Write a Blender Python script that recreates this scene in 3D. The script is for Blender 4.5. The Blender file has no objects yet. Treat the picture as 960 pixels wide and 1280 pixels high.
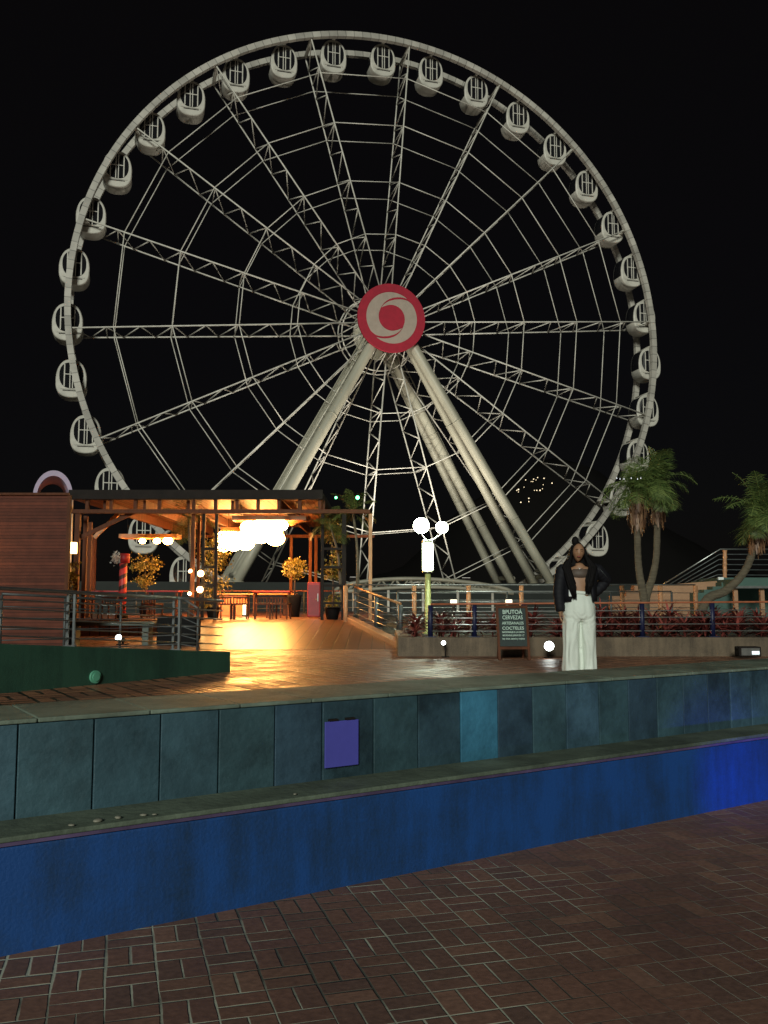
import bpy, math, random
from mathutils import Vector, Matrix, Quaternion
random.seed(7)
PI = math.pi
R = math.radians
sc = bpy.context.scene
COL = sc.collection

# ------------------------------------------------------------------ camera
F = 1117.0
PITCH = R(5.47)
CAMZ = 1.6
cam_d = bpy.data.cameras.new('camera')
cam_d.sensor_fit = 'VERTICAL'
cam_d.sensor_height = 36.0
cam_d.lens = F / 1280 * 36.0
cam_d.clip_start = 0.1
cam_d.clip_end = 6000
cam = bpy.data.objects.new('camera', cam_d)
cam.location = (0, 0, CAMZ)
cam.rotation_euler = (R(90) + PITCH, 0, 0)
COL.objects.link(cam)
sc.camera = cam


def ray(x, y):
    f = Vector((0, math.cos(PITCH), math.sin(PITCH)))
    u = Vector((0, -math.sin(PITCH), math.cos(PITCH)))
    return f + Vector((1, 0, 0)) * ((x - 480) / F) + u * ((640 - y) / F)


def at(x, y, Y):
    """world point seen in direction (x, y) of the photograph at distance Y"""
    d = ray(x, y)
    return d * (Y / d.y) + Vector((0, 0, CAMZ))


def onz(x, y, z):
    d = ray(x, y)
    return d * ((z - CAMZ) / d.z) + Vector((0, 0, CAMZ))


# ------------------------------------------------------------------ world
SUN_AZ, SUN_EL = R(190), R(20)   # azimuth clockwise from +Y: light comes from behind and a little left
w = bpy.data.worlds.new('World')
sc.world = w
w.use_nodes = True
nt = w.node_tree
sky = nt.nodes.new('ShaderNodeTexSky')
sky.sky_type = 'NISHITA'
sky.sun_disc = False
sky.sun_elevation = SUN_EL
sky.sun_rotation = SUN_AZ
bg = nt.nodes['Background']
mixc = nt.nodes.new('ShaderNodeMix')
mixc.data_type = 'RGBA'
mixc.inputs[0].default_value = 0.75
mixc.inputs[7].default_value = (3.3, 2.7, 2.9, 1)
nt.links.new(sky.outputs[0], mixc.inputs[6])
nt.links.new(mixc.outputs[2], bg.inputs[0])
bg.inputs[1].default_value = 0.0009
sd = bpy.data.lights.new('sun', 'SUN')
sd.energy = 2.0
sd.angle = R(14)
sd.color = (0.95, 1.0, 0.90)
so = bpy.data.objects.new('sun', sd)
dirv = Vector((math.sin(SUN_AZ) * math.cos(SUN_EL), math.cos(SUN_AZ) * math.cos(SUN_EL), math.sin(SUN_EL)))
so.rotation_euler = dirv.to_track_quat('Z', 'Y').to_euler()
so.location = dirv * 60
COL.objects.link(so)
vs = sc.view_settings
vs.view_transform = 'Standard'
vs.look = 'None'
vs.exposure = 0
vs.gamma = 1
vs.use_curve_mapping = False
sc.cycles.use_denoising = True
sc.cycles.max_bounces = 5
sc.cycles.sample_clamp_indirect = 4

# ------------------------------------------------------------------ materials


def newmat(name):
    m = bpy.data.materials.new(name)
    m.use_nodes = True
    return m, m.node_tree, m.node_tree.nodes['Principled BSDF']


def mat(name, col, rough=0.6, metal=0.0, var=0.25, scale=4.0, bump=0.0, spec=0.5, grime=0.0, stretch=None, fleck=0.0):
    """paint / stone / metal with two-scale noise variation"""
    m, t, b = newmat(name)
    b.inputs['Roughness'].default_value = rough
    b.inputs['Metallic'].default_value = metal
    b.inputs['Specular IOR Level'].default_value = spec
    tc = t.nodes.new('ShaderNodeTexCoord')
    mp = t.nodes.new('ShaderNodeMapping')
    if stretch: mp.inputs['Scale'].default_value = stretch
    t.links.new(tc.outputs['Object'], mp.inputs[0])
    n = t.nodes.new('ShaderNodeTexNoise')
    n.inputs['Scale'].default_value = scale
    n.inputs['Detail'].default_value = 8
    n.inputs['Roughness'].default_value = 0.65
    t.links.new(mp.outputs[0], n.inputs[0])
    r = t.nodes.new('ShaderNodeValToRGB')
    r.color_ramp.elements[0].position = 0.3
    r.color_ramp.elements[1].position = 0.7
    lo = [c * (1 - var) for c in col]
    hi = [min(1, c * (1 + var)) for c in col]
    r.color_ramp.elements[0].color = (*lo, 1)
    r.color_ramp.elements[1].color = (*hi, 1)
    t.links.new(n.outputs[0], r.inputs[0])
    out = r.outputs[0]
    if grime:
        n2 = t.nodes.new('ShaderNodeTexNoise')
        n2.inputs['Scale'].default_value = scale * 0.35
        n2.inputs['Detail'].default_value = 10
        n2.inputs['Roughness'].default_value = 0.7
        t.links.new(mp.outputs[0], n2.inputs[0])
        r2 = t.nodes.new('ShaderNodeValToRGB')
        r2.color_ramp.elements[0].position = 0.48
        r2.color_ramp.elements[1].position = 0.62
        t.links.new(n2.outputs[0], r2.inputs[0])
        mx = t.nodes.new('ShaderNodeMix')
        mx.data_type = 'RGBA'
        mx.blend_type = 'MULTIPLY'
        mt = t.nodes.new('ShaderNodeMath')
        mt.operation = 'MULTIPLY'
        mt.inputs[1].default_value = grime
        t.links.new(r2.outputs[0], mt.inputs[0])
        t.links.new(mt.outputs[0], mx.inputs[0])
        t.links.new(out, mx.inputs[6])
        mx.inputs[7].default_value = (0.35, 0.36, 0.34, 1)
        out = mx.outputs[2]
    if fleck:
        n4 = t.nodes.new('ShaderNodeTexNoise'); n4.inputs['Scale'].default_value = 17; n4.inputs['Detail'].default_value = 9; n4.inputs['Roughness'].default_value = .8
        t.links.new(mp.outputs[0], n4.inputs[0])
        gt = t.nodes.new('ShaderNodeMath'); gt.operation = 'GREATER_THAN'; gt.inputs[1].default_value = fleck; t.links.new(n4.outputs[0], gt.inputs[0])
        m5 = t.nodes.new('ShaderNodeMix'); m5.data_type = 'RGBA'; t.links.new(gt.outputs[0], m5.inputs[0]); t.links.new(out, m5.inputs[6]); m5.inputs[7].default_value = (.45, .55, .5, 1); out = m5.outputs[2]
    t.links.new(out, b.inputs['Base Color'])
    if bump:
        bp = t.nodes.new('ShaderNodeBump')
        bp.inputs['Strength'].default_value = bump
        bp.inputs['Distance'].default_value = 0.02
        n3 = t.nodes.new('ShaderNodeTexNoise')
        n3.inputs['Scale'].default_value = scale * 9
        n3.inputs['Detail'].default_value = 6
        t.links.new(mp.outputs[0], n3.inputs[0])
        t.links.new(n3.outputs[0], bp.inputs['Height'])
        t.links.new(bp.outputs[0], b.inputs['Normal'])
    return m


def emit(name, col, strength):
    m, t, b = newmat(name)
    b.inputs['Base Color'].default_value = (0.8, 0.8, 0.8, 1)
    b.inputs['Emission Color'].default_value = (*col, 1)
    b.inputs['Emission Strength'].default_value = strength
    return m


def M_(t, op, a, b=None, clamp=False):
    n = t.nodes.new('ShaderNodeMath')
    n.operation = op
    n.use_clamp = clamp
    for i, v in enumerate((a, b)):
        if v is None: continue
        if isinstance(v, (int, float)): n.inputs[i].default_value = v
        else: t.links.new(v, n.inputs[i])
    return n.outputs[0]


def brick_mat(name, cell, ang, brick_cols, mortar_col, mortar_w, rough=0.55, warp=0.0035, fade=None, depth=0.006):
    """basket-weave clay pavers laid in the world's own XY"""
    m, t, b = newmat(name)
    tc = t.nodes.new('ShaderNodeTexCoord')
    mp = t.nodes.new('ShaderNodeMapping')
    mp.inputs['Rotation'].default_value = (0, 0, ang)
    t.links.new(tc.outputs['Object'], mp.inputs[0])
    wn = t.nodes.new('ShaderNodeTexNoise')
    wn.inputs['Scale'].default_value = 2.3
    wn.inputs['Detail'].default_value = 3
    t.links.new(mp.outputs[0], wn.inputs[0])
    vm = t.nodes.new('ShaderNodeVectorMath')
    vm.operation = 'MULTIPLY_ADD'
    t.links.new(wn.outputs[1], vm.inputs[0])
    vm.inputs[1].default_value = (warp * 5, warp * 5, 0)
    t.links.new(mp.outputs[0], vm.inputs[2])
    sp = t.nodes.new('ShaderNodeSeparateXYZ')
    t.links.new(vm.outputs[0], sp.inputs[0])
    X = M_(t, 'DIVIDE', sp.outputs[0], cell)
    Y = M_(t, 'DIVIDE', sp.outputs[1], cell)
    cx = M_(t, 'FLOOR', X); cy = M_(t, 'FLOOR', Y)
    u = M_(t, 'SUBTRACT', X, cx); v = M_(t, 'SUBTRACT', Y, cy)
    par = M_(t, 'FLOORED_MODULO', M_(t, 'ADD', cx, cy), 2)
    # p: across the two bricks of the cell
    d = M_(t, 'SUBTRACT', v, u)
    p = M_(t, 'ADD', u, M_(t, 'MULTIPLY', d, par))
    half = M_(t, 'GREATER_THAN', p, 0.5)

    def edge(q):
        return M_(t, 'MINIMUM', q, M_(t, 'SUBTRACT', 1.0, q))
    e = M_(t, 'MINIMUM', edge(u), edge(v))
    e2 = M_(t, 'ABSOLUTE', M_(t, 'SUBTRACT', p, 0.5))
    e = M_(t, 'MINIMUM', e, e2)
    # mortar width varies
    mn = t.nodes.new('ShaderNodeTexNoise')
    mn.inputs['Scale'].default_value = 1.1
    mn.inputs['Detail'].default_value = 7
    mn.inputs['Roughness'].default_value = 0.7
    t.links.new(mp.outputs[0], mn.inputs[0])
    mr = t.nodes.new('ShaderNodeMapRange')
    mr.inputs[1].default_value = 0.38; mr.inputs[2].default_value = 0.62
    mr.inputs[3].default_value = mortar_w * 0.35; mr.inputs[4].default_value = mortar_w * 1.35
    t.links.new(mn.outputs[0], mr.inputs[0])
    mwid = mr.outputs[0]
    if fade:       # joints narrow towards one side of the plaza
        s0 = t.nodes.new('ShaderNodeSeparateXYZ'); t.links.new(tc.outputs['Object'], s0.inputs[0])
        fr_ = t.nodes.new('ShaderNodeMapRange'); fr_.inputs[1].default_value = fade[0]; fr_.inputs[2].default_value = fade[1]; fr_.inputs[3].default_value = 1.0; fr_.inputs[4].default_value = .28
        t.links.new(M_(t, 'ADD', s0.outputs[0], M_(t, 'MULTIPLY', mn.outputs[0], 1.6)), fr_.inputs[0])
        mwid = M_(t, 'MULTIPLY', mwid, fr_.outputs[0])
    ratio = M_(t, 'DIVIDE', e, mwid)
    mask = M_(t, 'SUBTRACT', 1.6, ratio, True)      # 1 in the joint
    # per-brick value
    cmb = t.nodes.new('ShaderNodeCombineXYZ')
    t.links.new(cx, cmb.inputs[0]); t.links.new(cy, cmb.inputs[1]); t.links.new(half, cmb.inputs[2])
    wh = t.nodes.new('ShaderNodeTexWhiteNoise')
    t.links.new(cmb.outputs[0], wh.inputs[0])
    r = t.nodes.new('ShaderNodeValToRGB')
    els = r.color_ramp.elements
    els[0].color = (*brick_cols[0], 1); els[1].color = (*brick_cols[-1], 1)
    for i, c in enumerate(brick_cols[1:-1]):
        q = els.new((i + 1) / (len(brick_cols) - 1)); q.color = (*c, 1)
    t.links.new(wh.outputs[0], r.inputs[0])
    fn = t.nodes.new('ShaderNodeTexNoise')
    fn.inputs['Scale'].default_value = 30; fn.inputs['Detail'].default_value = 6
    t.links.new(mp.outputs[0], fn.inputs[0])
    big = t.nodes.new('ShaderNodeTexNoise')
    big.inputs['Scale'].default_value = 0.9; big.inputs['Detail'].default_value = 5
    t.links.new(mp.outputs[0], big.inputs[0])
    mul = M_(t, 'MULTIPLY', M_(t, 'ADD', fn.outputs[0], 0.5), M_(t, 'ADD', M_(t, 'MULTIPLY', big.outputs[0], .6), 0.7))
    mx0 = t.nodes.new('ShaderNodeVectorMath'); mx0.operation = 'SCALE'
    t.links.new(r.outputs[0], mx0.inputs[0]); t.links.new(mul, mx0.inputs['Scale'])
    mx = t.nodes.new('ShaderNodeMix'); mx.data_type = 'RGBA'
    t.links.new(mask, mx.inputs[0]); t.links.new(mx0.outputs[0], mx.inputs[6])
    # joint colour: pale grit in patches, dark dirt elsewhere
    jr = t.nodes.new('ShaderNodeValToRGB')
    jr.color_ramp.elements[0].position = 0.44; jr.color_ramp.elements[1].position = 0.56
    jr.color_ramp.elements[0].color = (mortar_col[0] * .2, mortar_col[1] * .2, mortar_col[2] * .2, 1)
    jr.color_ramp.elements[1].color = (*mortar_col, 1)
    jn = t.nodes.new('ShaderNodeTexNoise'); jn.inputs['Scale'].default_value = 1.6; jn.inputs['Detail'].default_value = 6
    t.links.new(mp.outputs[0], jn.inputs[0]); t.links.new(jn.outputs[0], jr.inputs[0])
    t.links.new(jr.outputs[0], mx.inputs[7])
    t.links.new(mx.outputs[2], b.inputs['Base Color'])
    rr = M_(t, 'ADD', M_(t, 'ADD', M_(t, 'MULTIPLY', big.outputs[0], 0.35), M_(t, 'MULTIPLY', wh.outputs[0], .22)), rough - 0.26)
    t.links.new(rr, b.inputs['Roughness'])
    b.inputs['Specular IOR Level'].default_value = 0.4
    bp = t.nodes.new('ShaderNodeBump'); bp.inputs['Strength'].default_value = 0.7; bp.inputs['Distance'].default_value = depth
    h = M_(t, 'ADD', M_(t, 'SUBTRACT', 1.0, mask), M_(t, 'ADD', M_(t, 'MULTIPLY', fn.outputs[0], 0.5), M_(t, 'MULTIPLY', wh.outputs[0], 0.5)))
    t.links.new(h, bp.inputs['Height']); t.links.new(bp.outputs[0], b.inputs['Normal'])
    return m


def plank_mat(name, col, pitch, axis=0, rough=0.5, gap=0.07):
    m, t, b = newmat(name)
    tc = t.nodes.new('ShaderNodeTexCoord')
    sp = t.nodes.new('ShaderNodeSeparateXYZ')
    t.links.new(tc.outputs['Object'], sp.inputs[0])
    X = M_(t, 'DIVIDE', sp.outputs[axis], pitch)
    ci = M_(t, 'FLOOR', X)
    fr = M_(t, 'SUBTRACT', X, ci)
    g = M_(t, 'LESS_THAN', fr, gap)
    wh = t.nodes.new('ShaderNodeTexWhiteNoise'); wh.noise_dimensions = '1D'
    t.links.new(ci, wh.inputs['W'])
    n = t.nodes.new('ShaderNodeTexNoise'); n.inputs['Scale'].default_value = 5; n.inputs['Detail'].default_value = 8
    t.links.new(tc.outputs['Object'], n.inputs[0])
    k = M_(t, 'MULTIPLY', M_(t, 'ADD', M_(t, 'MULTIPLY', wh.outputs[0], 0.45), 0.6), M_(t, 'ADD', n.outputs[0], 0.5))
    k = M_(t, 'MULTIPLY', k, M_(t, 'SUBTRACT', 1.0, M_(t, 'MULTIPLY', g, 0.9)))
    vm = t.nodes.new('ShaderNodeVectorMath'); vm.operation = 'SCALE'
    vm.inputs[0].default_value = col; t.links.new(k, vm.inputs['Scale'])
    t.links.new(vm.outputs[0], b.inputs['Base Color'])
    b.inputs['Roughness'].default_value = rough
    bp = t.nodes.new('ShaderNodeBump'); bp.inputs['Strength'].default_value = 0.4; bp.inputs['Distance'].default_value = 0.01
    t.links.new(M_(t, 'ADD', M_(t, 'SUBTRACT', 1.0, g), M_(t, 'MULTIPLY', n.outputs[0], 0.4)), bp.inputs['Height'])
    t.links.new(bp.outputs[0], b.inputs['Normal'])
    return m


def streak_paint(name, col, dark, rough=0.5):
    """painted render with vertical run marks and blotches (dirt, not shade)"""
    m, t, b = newmat(name)
    tc = t.nodes.new('ShaderNodeTexCoord')
    mp = t.nodes.new('ShaderNodeMapping'); mp.inputs['Scale'].default_value = (3.0, 3.0, 0.35)
    t.links.new(tc.outputs['Object'], mp.inputs[0])
    n = t.nodes.new('ShaderNodeTexNoise'); n.inputs['Scale'].default_value = 1.5; n.inputs['Detail'].default_value = 9; n.inputs['Roughness'].default_value = .7
    t.links.new(mp.outputs[0], n.inputs[0])
    n2 = t.nodes.new('ShaderNodeTexNoise'); n2.inputs['Scale'].default_value = 1.3; n2.inputs['Detail'].default_value = 10; n2.inputs['Roughness'].default_value = .7
    t.links.new(tc.outputs['Object'], n2.inputs[0])
    n3 = t.nodes.new('ShaderNodeTexNoise'); n3.inputs['Scale'].default_value = 60; n3.inputs['Detail'].default_value = 3
    t.links.new(tc.outputs['Object'], n3.inputs[0])
    s = M_(t, 'ADD', M_(t, 'MULTIPLY', n.outputs[0], 0.5), M_(t, 'MULTIPLY', n2.outputs[0], 0.5))
    s = M_(t, 'ADD', s, M_(t, 'MULTIPLY', M_(t, 'SUBTRACT', n3.outputs[0], .5), .12))
    r = t.nodes.new('ShaderNodeValToRGB')
    r.color_ramp.elements[0].position = .40; r.color_ramp.elements[1].position = .56
    r.color_ramp.elements[0].color = (*dark, 1); r.color_ramp.elements[1].color = (*col, 1)
    t.links.new(s, r.inputs[0]); t.links.new(r.outputs[0], b.inputs['Base Color'])
    b.inputs['Roughness'].default_value = rough
    bp = t.nodes.new('ShaderNodeBump'); bp.inputs['Strength'].default_value = .35; bp.inputs['Distance'].default_value = .008
    t.links.new(M_(t, 'ADD', n3.outputs[0], n2.outputs[0]), bp.inputs['Height']); t.links.new(bp.outputs[0], b.inputs['Normal'])
    return m


def leaf_mat(name, c1, c2, rough=0.5, trans=0.2):
    m, t, b = newmat(name)
    g = t.nodes.new('ShaderNodeNewGeometry')
    r = t.nodes.new('ShaderNodeValToRGB')
    r.color_ramp.elements[0].color = (*c1, 1); r.color_ramp.elements[1].color = (*c2, 1)
    t.links.new(g.outputs['Random Per Island'], r.inputs[0])
    t.links.new(r.outputs[0], b.inputs['Base Color'])
    b.inputs['Roughness'].default_value = rough
    return m


def rim_mat():
    m, t, b = newmat('rim_paint')
    tc = t.nodes.new('ShaderNodeTexCoord'); sp = t.nodes.new('ShaderNodeSeparateXYZ')
    t.links.new(tc.outputs['Object'], sp.inputs[0])
    a = M_(t, 'ARCTAN2', sp.outputs[2], sp.outputs[0])
    q = M_(t, 'MULTIPLY', a, 216 / (2 * PI))
    fr = M_(t, 'SUBTRACT', q, M_(t, 'FLOOR', q))
    g = M_(t, 'LESS_THAN', fr, 0.09)
    wh = t.nodes.new('ShaderNodeTexWhiteNoise'); wh.noise_dimensions = '1D'
    t.links.new(M_(t, 'FLOOR', q), wh.inputs['W'])
    n = t.nodes.new('ShaderNodeTexNoise'); n.inputs['Scale'].default_value = .8; n.inputs['Detail'].default_value = 8
    t.links.new(tc.outputs['Object'], n.inputs[0])
    k = M_(t, 'MULTIPLY', M_(t, 'ADD', M_(t, 'MULTIPLY', wh.outputs[0], .25), .7), M_(t, 'ADD', n.outputs[0], .5))
    k = M_(t, 'MULTIPLY', k, M_(t, 'SUBTRACT', 1.0, M_(t, 'MULTIPLY', g, .5)))
    vm = t.nodes.new('ShaderNodeVectorMath'); vm.operation = 'SCALE'; vm.inputs[0].default_value = (.54, .505, .44)
    t.links.new(k, vm.inputs['Scale']); t.links.new(vm.outputs[0], b.inputs['Base Color'])
    b.inputs['Roughness'].default_value = .45
    return m


MT = {
    'station': mat('station_white', (.27, .26, .20), .5, var=.25, scale=.6),
    'ledge': mat('plaster_ledge', (.11, .14, .10), .75, var=.45, scale=2.2, bump=.4, grime=.75, fleck=.72),
    'lip_paint': mat('violet_lip_paint', (.09, .06, .13), .6, var=.5, scale=3),
    'brick': brick_mat('clay_pavers', 0.212, R(-16.5), [(.20, .105, .076), (.235, .12, .084), (.165, .095, .073), (.21, .11, .077), (.26, .14, .098)], (.52, .54, .42), 0.026, .6, fade=(.3, 2.4)),
    'brick_up': brick_mat('promenade_pavers', 0.34, R(-32), [(.30, .13, .07), (.40, .18, .095), (.22, .1, .06), (.34, .145, .075)], (.07, .05, .035), 0.05, .45, depth=.02),
    'blue': streak_paint('blue_wall_paint', (.010, .066, .245), (.010, .038, .10), .55),
    'cope': mat('coping_stone', (.17, .21, .16), .7, var=.4, scale=3, bump=.35, grime=.7, fleck=.72),
    'green_conc': streak_paint('green_render', (.028, .085, .055), (.016, .05, .034), .6),
    'kerb': streak_paint('kerb_stone', (.17, .125, .08), (.07, .052, .034), .75),
    'steel': mat('brushed_steel', (.45, .47, .45), .3, .9, var=.2, scale=8),
    'steel_dark': mat('aged_steel', (.09, .1, .1), .5, .4, var=.3, scale=8),
    'rail_red': mat('orange_rail_paint', (.42, .13, .06), .4, .2, var=.3, scale=6),
    'post_blue': mat('blue_post_paint', (.007, .01, .045), .5, var=.3),
    'post_tan': mat('tan_post_paint', (.5, .25, .12), .5, var=.35, scale=12),
    'white': mat('wheel_white', (.54, .51, .44), .45, var=.18, scale=1.2, grime=.35),
    'white2': mat('spoke_white', (.64, .605, .53), .45, var=.2, scale=1.5),
    'leg': mat('leg_white', (.40, .375, .29), .45, var=.15, scale=.5, grime=.3, stretch=(1, 1, .3)),
    'rim': rim_mat(),
    'cabin': mat('cabin_white', (.58, .55, .48), .4, var=.12, scale=1.5, grime=.3),
    'glass': mat('dark_glass', (.012, .012, .014), .08, var=.1, spec=.7),
    'red': mat('disc_red', (.33, .008, .026), .75, var=.15, scale=2),
    'emb': mat('emblem_grey', (.36, .29, .235), .75, var=.1, scale=2),
    'woodred': plank_mat('siding_boards', (.13, .034, .018), .06, 2, .85, .1),
    'deck': plank_mat('deck_boards', (.19, .068, .025), .24, 0, .36, .11),
    'wood': mat('dark_timber', (.10, .035, .016), .75, spec=.25, var=.35, scale=3, stretch=(4, 4, 1)),
    'wood_l': mat('pale_timber', (.45, .22, .09), .5, var=.25, scale=4),
    'black': mat('black_metal', (.016, .012, .010), .75, var=.3, spec=.2),
    'blackbox': mat('black_plastic', (.008, .008, .008), .8, spec=.15, var=.3),
    'orange': mat('orange_counter', (.55, .2, .06), .5, var=.2),
    'redp': mat('red_paint', (.28, .018, .022), .5, var=.2),
    'chalk': mat('chalkboard', (.008, .022, .02), .6, var=.35, scale=9),
    'chalkpen': mat('chalk_letters', (.55, .72, .62), .8, var=.3, scale=60),
    'palm': leaf_mat('palm_leaves', (.04, .085, .02), (.2, .26, .07)),
    'palm_w': leaf_mat('garden_palm_leaves', (.05, .07, .015), (.12, .13, .03)),
    'skirt': leaf_mat('dead_fronds', (.12, .055, .03), (.3, .17, .09)),
    'trunk': mat('palm_bark', (.14, .115, .075), .8, var=.4, scale=6, bump=.8, stretch=(1, 1, 6)),
    'vine': leaf_mat('vine_leaves', (.12, .11, .015), (.34, .26, .04)),
    'stem': mat('woody_stem', (.08, .05, .03), .8),
    'brom': leaf_mat('red_leaves', (.05, .009, .009), (.42, .10, .08), .35),
    'tan': mat('tan_render', (.36, .20, .11), .7, var=.15, scale=2, bump=.3),
    'teal': mat('teal_render', (.05, .105, .085), .6, var=.2, scale=2),
    'terr': mat('terrace_concrete', (.07, .09, .075), .6, var=.4, scale=1.2, grime=.6),
    'lav': mat('lavender_arch', (.42, .34, .47), .6, var=.1),
    'soil': mat('planter_soil', (.03, .018, .012), .9, var=.4, scale=9, bump=.6),
    'purple': mat('purple_plate', (.085, .085, .42), .45, var=.08, scale=4),
    'mint': mat('mint_cover', (.12, .4, .26), .5, var=.2),
    'polegreen': mat('yellow_green_pole', (.5, .54, .2), .4, var=.15),
    'plat': mat('platform_concrete', (.022, .026, .022), .8, var=.3, scale=.3),
    'water': mat('river_water', (.003, .003, .004), .25, var=.1),
    'hill': mat('dark_hill', (.0085, .0078, .0075), 1.0, var=.1, scale=.01, spec=0.0),
    'bulb_warm': emit('warm_bulb', (1.0, .44, .11), 120),
    'bulb_small': emit('small_warm_bulb', (1.0, .58, .2), 45),
    'bulb_white': emit('white_globe', (.88, 1.0, .78), 45),
    'tube_white': emit('lit_lantern', (.85, 1.0, .6), 7),
    'spot': emit('floodlight_glass', (.92, 1.0, .95), 16),
    'glint_glow': emit('lens_glint_glow', (.75, .95, 1.0), 1.2),
    'green_led': emit('green_lamp', (.1, 1.0, .35), 9),
    'house': emit('house_lamp', (1.0, .75, .4), 1.6),
    'pin': emit('string_light_bulb', (.9, .95, 1.0), 1.2),
    'blue_led': emit('blue_led', (.03, .08, 1.0), 30),
    'skin': mat('skin', (.34, .18, .10), .5, var=.06, scale=10),
    'hair': mat('black_hair', (.006, .005, .005), .75, spec=.15, var=.4, scale=30, stretch=(4, 4, .4)),
    'jacket': mat('black_jacket', (.007, .007, .010), .7, spec=.3, var=.4, scale=8),
    'pants': mat('white_trousers', (.74, .80, .72), .7, var=.04, scale=6, bump=.15),
    'top': mat('grey_top', (.085, .06, .045), .6, var=.2),
    'lip': mat('lips', (.3, .06, .06), .4),
    'eye': mat('eye_dark', (.02, .012, .01), .3),
    'plastic': mat('white_plastic', (.75, .8, .78), .35, var=.05),
}

# ------------------------------------------------------------------ mesh building


class MB:
    def __init__(s):
        s.v = []; s.f = []; s.mi = []; s.sm = []

    def add(s, vs, fs, mi=0, smooth=False):
        o = len(s.v)
        s.v += [tuple(p) for p in vs]
        s.f += [tuple(i + o for i in f) for f in fs]
        s.mi += [mi] * len(fs); s.sm += [smooth] * len(fs)
        return s

    def box(s, a, b, mi=0):
        x0, y0, z0 = (min(a[i], b[i]) for i in range(3)); x1, y1, z1 = (max(a[i], b[i]) for i in range(3))
        return s.add([(x0, y0, z0), (x1, y0, z0), (x1, y1, z0), (x0, y1, z0), (x0, y0, z1), (x1, y0, z1), (x1, y1, z1), (x0, y1, z1)],
                     [(0, 3, 2, 1), (4, 5, 6, 7), (0, 1, 5, 4), (1, 2, 6, 5), (2, 3, 7, 6), (3, 0, 4, 7)], mi)

    def beam(s, a, b, w, h, up=(0, 0, 1), mi=0):
        a = Vector(a); b = Vector(b); d = (b - a).normalized(); up = Vector(up)
        if abs(d.dot(up)) > .98: up = Vector((0, 1, 0))
        x = d.cross(up).normalized() * (w / 2); y = x.cross(d).normalized() * (h / 2)
        vs = [a - x - y, a + x - y, a + x + y, a - x + y, b - x - y, b + x - y, b + x + y, b - x + y]
        return s.add(vs, [(0, 1, 2, 3), (4, 7, 6, 5), (0, 4, 5, 1), (1, 5, 6, 2), (2, 6, 7, 3), (3, 7, 4, 0)], mi)

    def tube(s, pts, r, n=8, mi=0, caps=True):
        pts = [Vector(p) for p in pts]
        rs = r if isinstance(r, (list, tuple)) else [r] * len(pts)
        vs = []; prev = None
        for i, p in enumerate(pts):
            d = (pts[min(i + 1, len(pts) - 1)] - pts[max(i - 1, 0)]).normalized()
            if prev is None:
                x = d.cross(Vector((0, 0, 1)) if abs(d.z) < .9 else Vector((0, 1, 0))).normalized()
            else:
                x = (prev - d * prev.dot(d)).normalized()
            prev = x; y = d.cross(x)
            for k in range(n):
                a = 2 * PI * k / n
                vs.append(p + (x * math.cos(a) + y * math.sin(a)) * rs[i])
        fs = []
        for i in range(len(pts) - 1):
            for k in range(n):
                k2 = (k + 1) % n
                fs.append((i * n + k, i * n + k2, (i + 1) * n + k2, (i + 1) * n + k))
        s.add(vs, fs, mi, True)
        if caps:
            o = len(s.v) - len(vs)
            s.f += [tuple(o + k for k in range(n))[::-1], tuple(o + (len(pts) - 1) * n + k for k in range(n))]
            s.mi += [mi, mi]; s.sm += [False, False]
        return s

    def sphere(s, c, r, n=12, m=8, mi=0, sc_=(1, 1, 1)):
        c = Vector(c); vs = [c + Vector((0, 0, r * sc_[2]))]
        for i in range(1, m):
            t = PI * i / m
            for k in range(n):
                a = 2 * PI * k / n
                vs.append(c + Vector((r * sc_[0] * math.sin(t) * math.cos(a), r * sc_[1] * math.sin(t) * math.sin(a), r * sc_[2] * math.cos(t))))
        vs.append(c - Vector((0, 0, r * sc_[2]))); fs = []
        for k in range(n):
            fs.append((0, 1 + k, 1 + (k + 1) % n)); L = len(vs) - 1; b = 1 + (m - 2) * n
            fs.append((L, b + (k + 1) % n, b + k))
        for i in range(m - 2):
            for k in range(n):
                a0 = 1 + i * n + k; a1 = 1 + i * n + (k + 1) % n
                fs.append((a0, a0 + n, a1 + n, a1))
        return s.add(vs, fs, mi, True)

    def loft(s, rings, mi=0, smooth=True, caps=True):
        """rings: lists of equal length of points"""
        n = len(rings[0]); vs = [p for r in rings for p in r]; fs = []
        for i in range(len(rings) - 1):
            for k in range(n):
                k2 = (k + 1) % n
                fs.append((i * n + k, i * n + k2, (i + 1) * n + k2, (i + 1) * n + k))
        o = len(s.v)
        s.add(vs, fs, mi, smooth)
        if caps:
            s.f += [tuple(o + k for k in range(n))[::-1], tuple(o + (len(rings) - 1) * n + k for k in range(n))]
            s.mi += [mi, mi]; s.sm += [False, False]
        return s

    def build(s, name, mats, parent=None, loc=(0, 0, 0)):
        me = bpy.data.meshes.new(name)
        me.from_pydata(s.v, [], s.f)
        if not isinstance(mats, (list, tuple)): mats = [mats]
        for m in mats: me.materials.append(MT[m] if isinstance(m, str) else m)
        me.polygons.foreach_set('material_index', s.mi)
        me.polygons.foreach_set('use_smooth', s.sm)
        me.update()
        o = bpy.data.objects.new(name, me)
        COL.objects.link(o); o.location = loc
        if parent: o.parent = parent
        return o


def tag(o, label=None, cat=None, group=None, kind=None):
    if label: o['label'] = label
    if cat: o['category'] = cat
    if group: o['group'] = group
    if kind: o['kind'] = kind
    return o


def thing(name, label, cat, loc=(0, 0, 0), rz=0, group=None):
    o = bpy.data.objects.new(name, None); COL.objects.link(o)
    o.location = loc; o.rotation_euler = (0, 0, rz); o.empty_display_size = .2
    return tag(o, label, cat, group)


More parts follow.
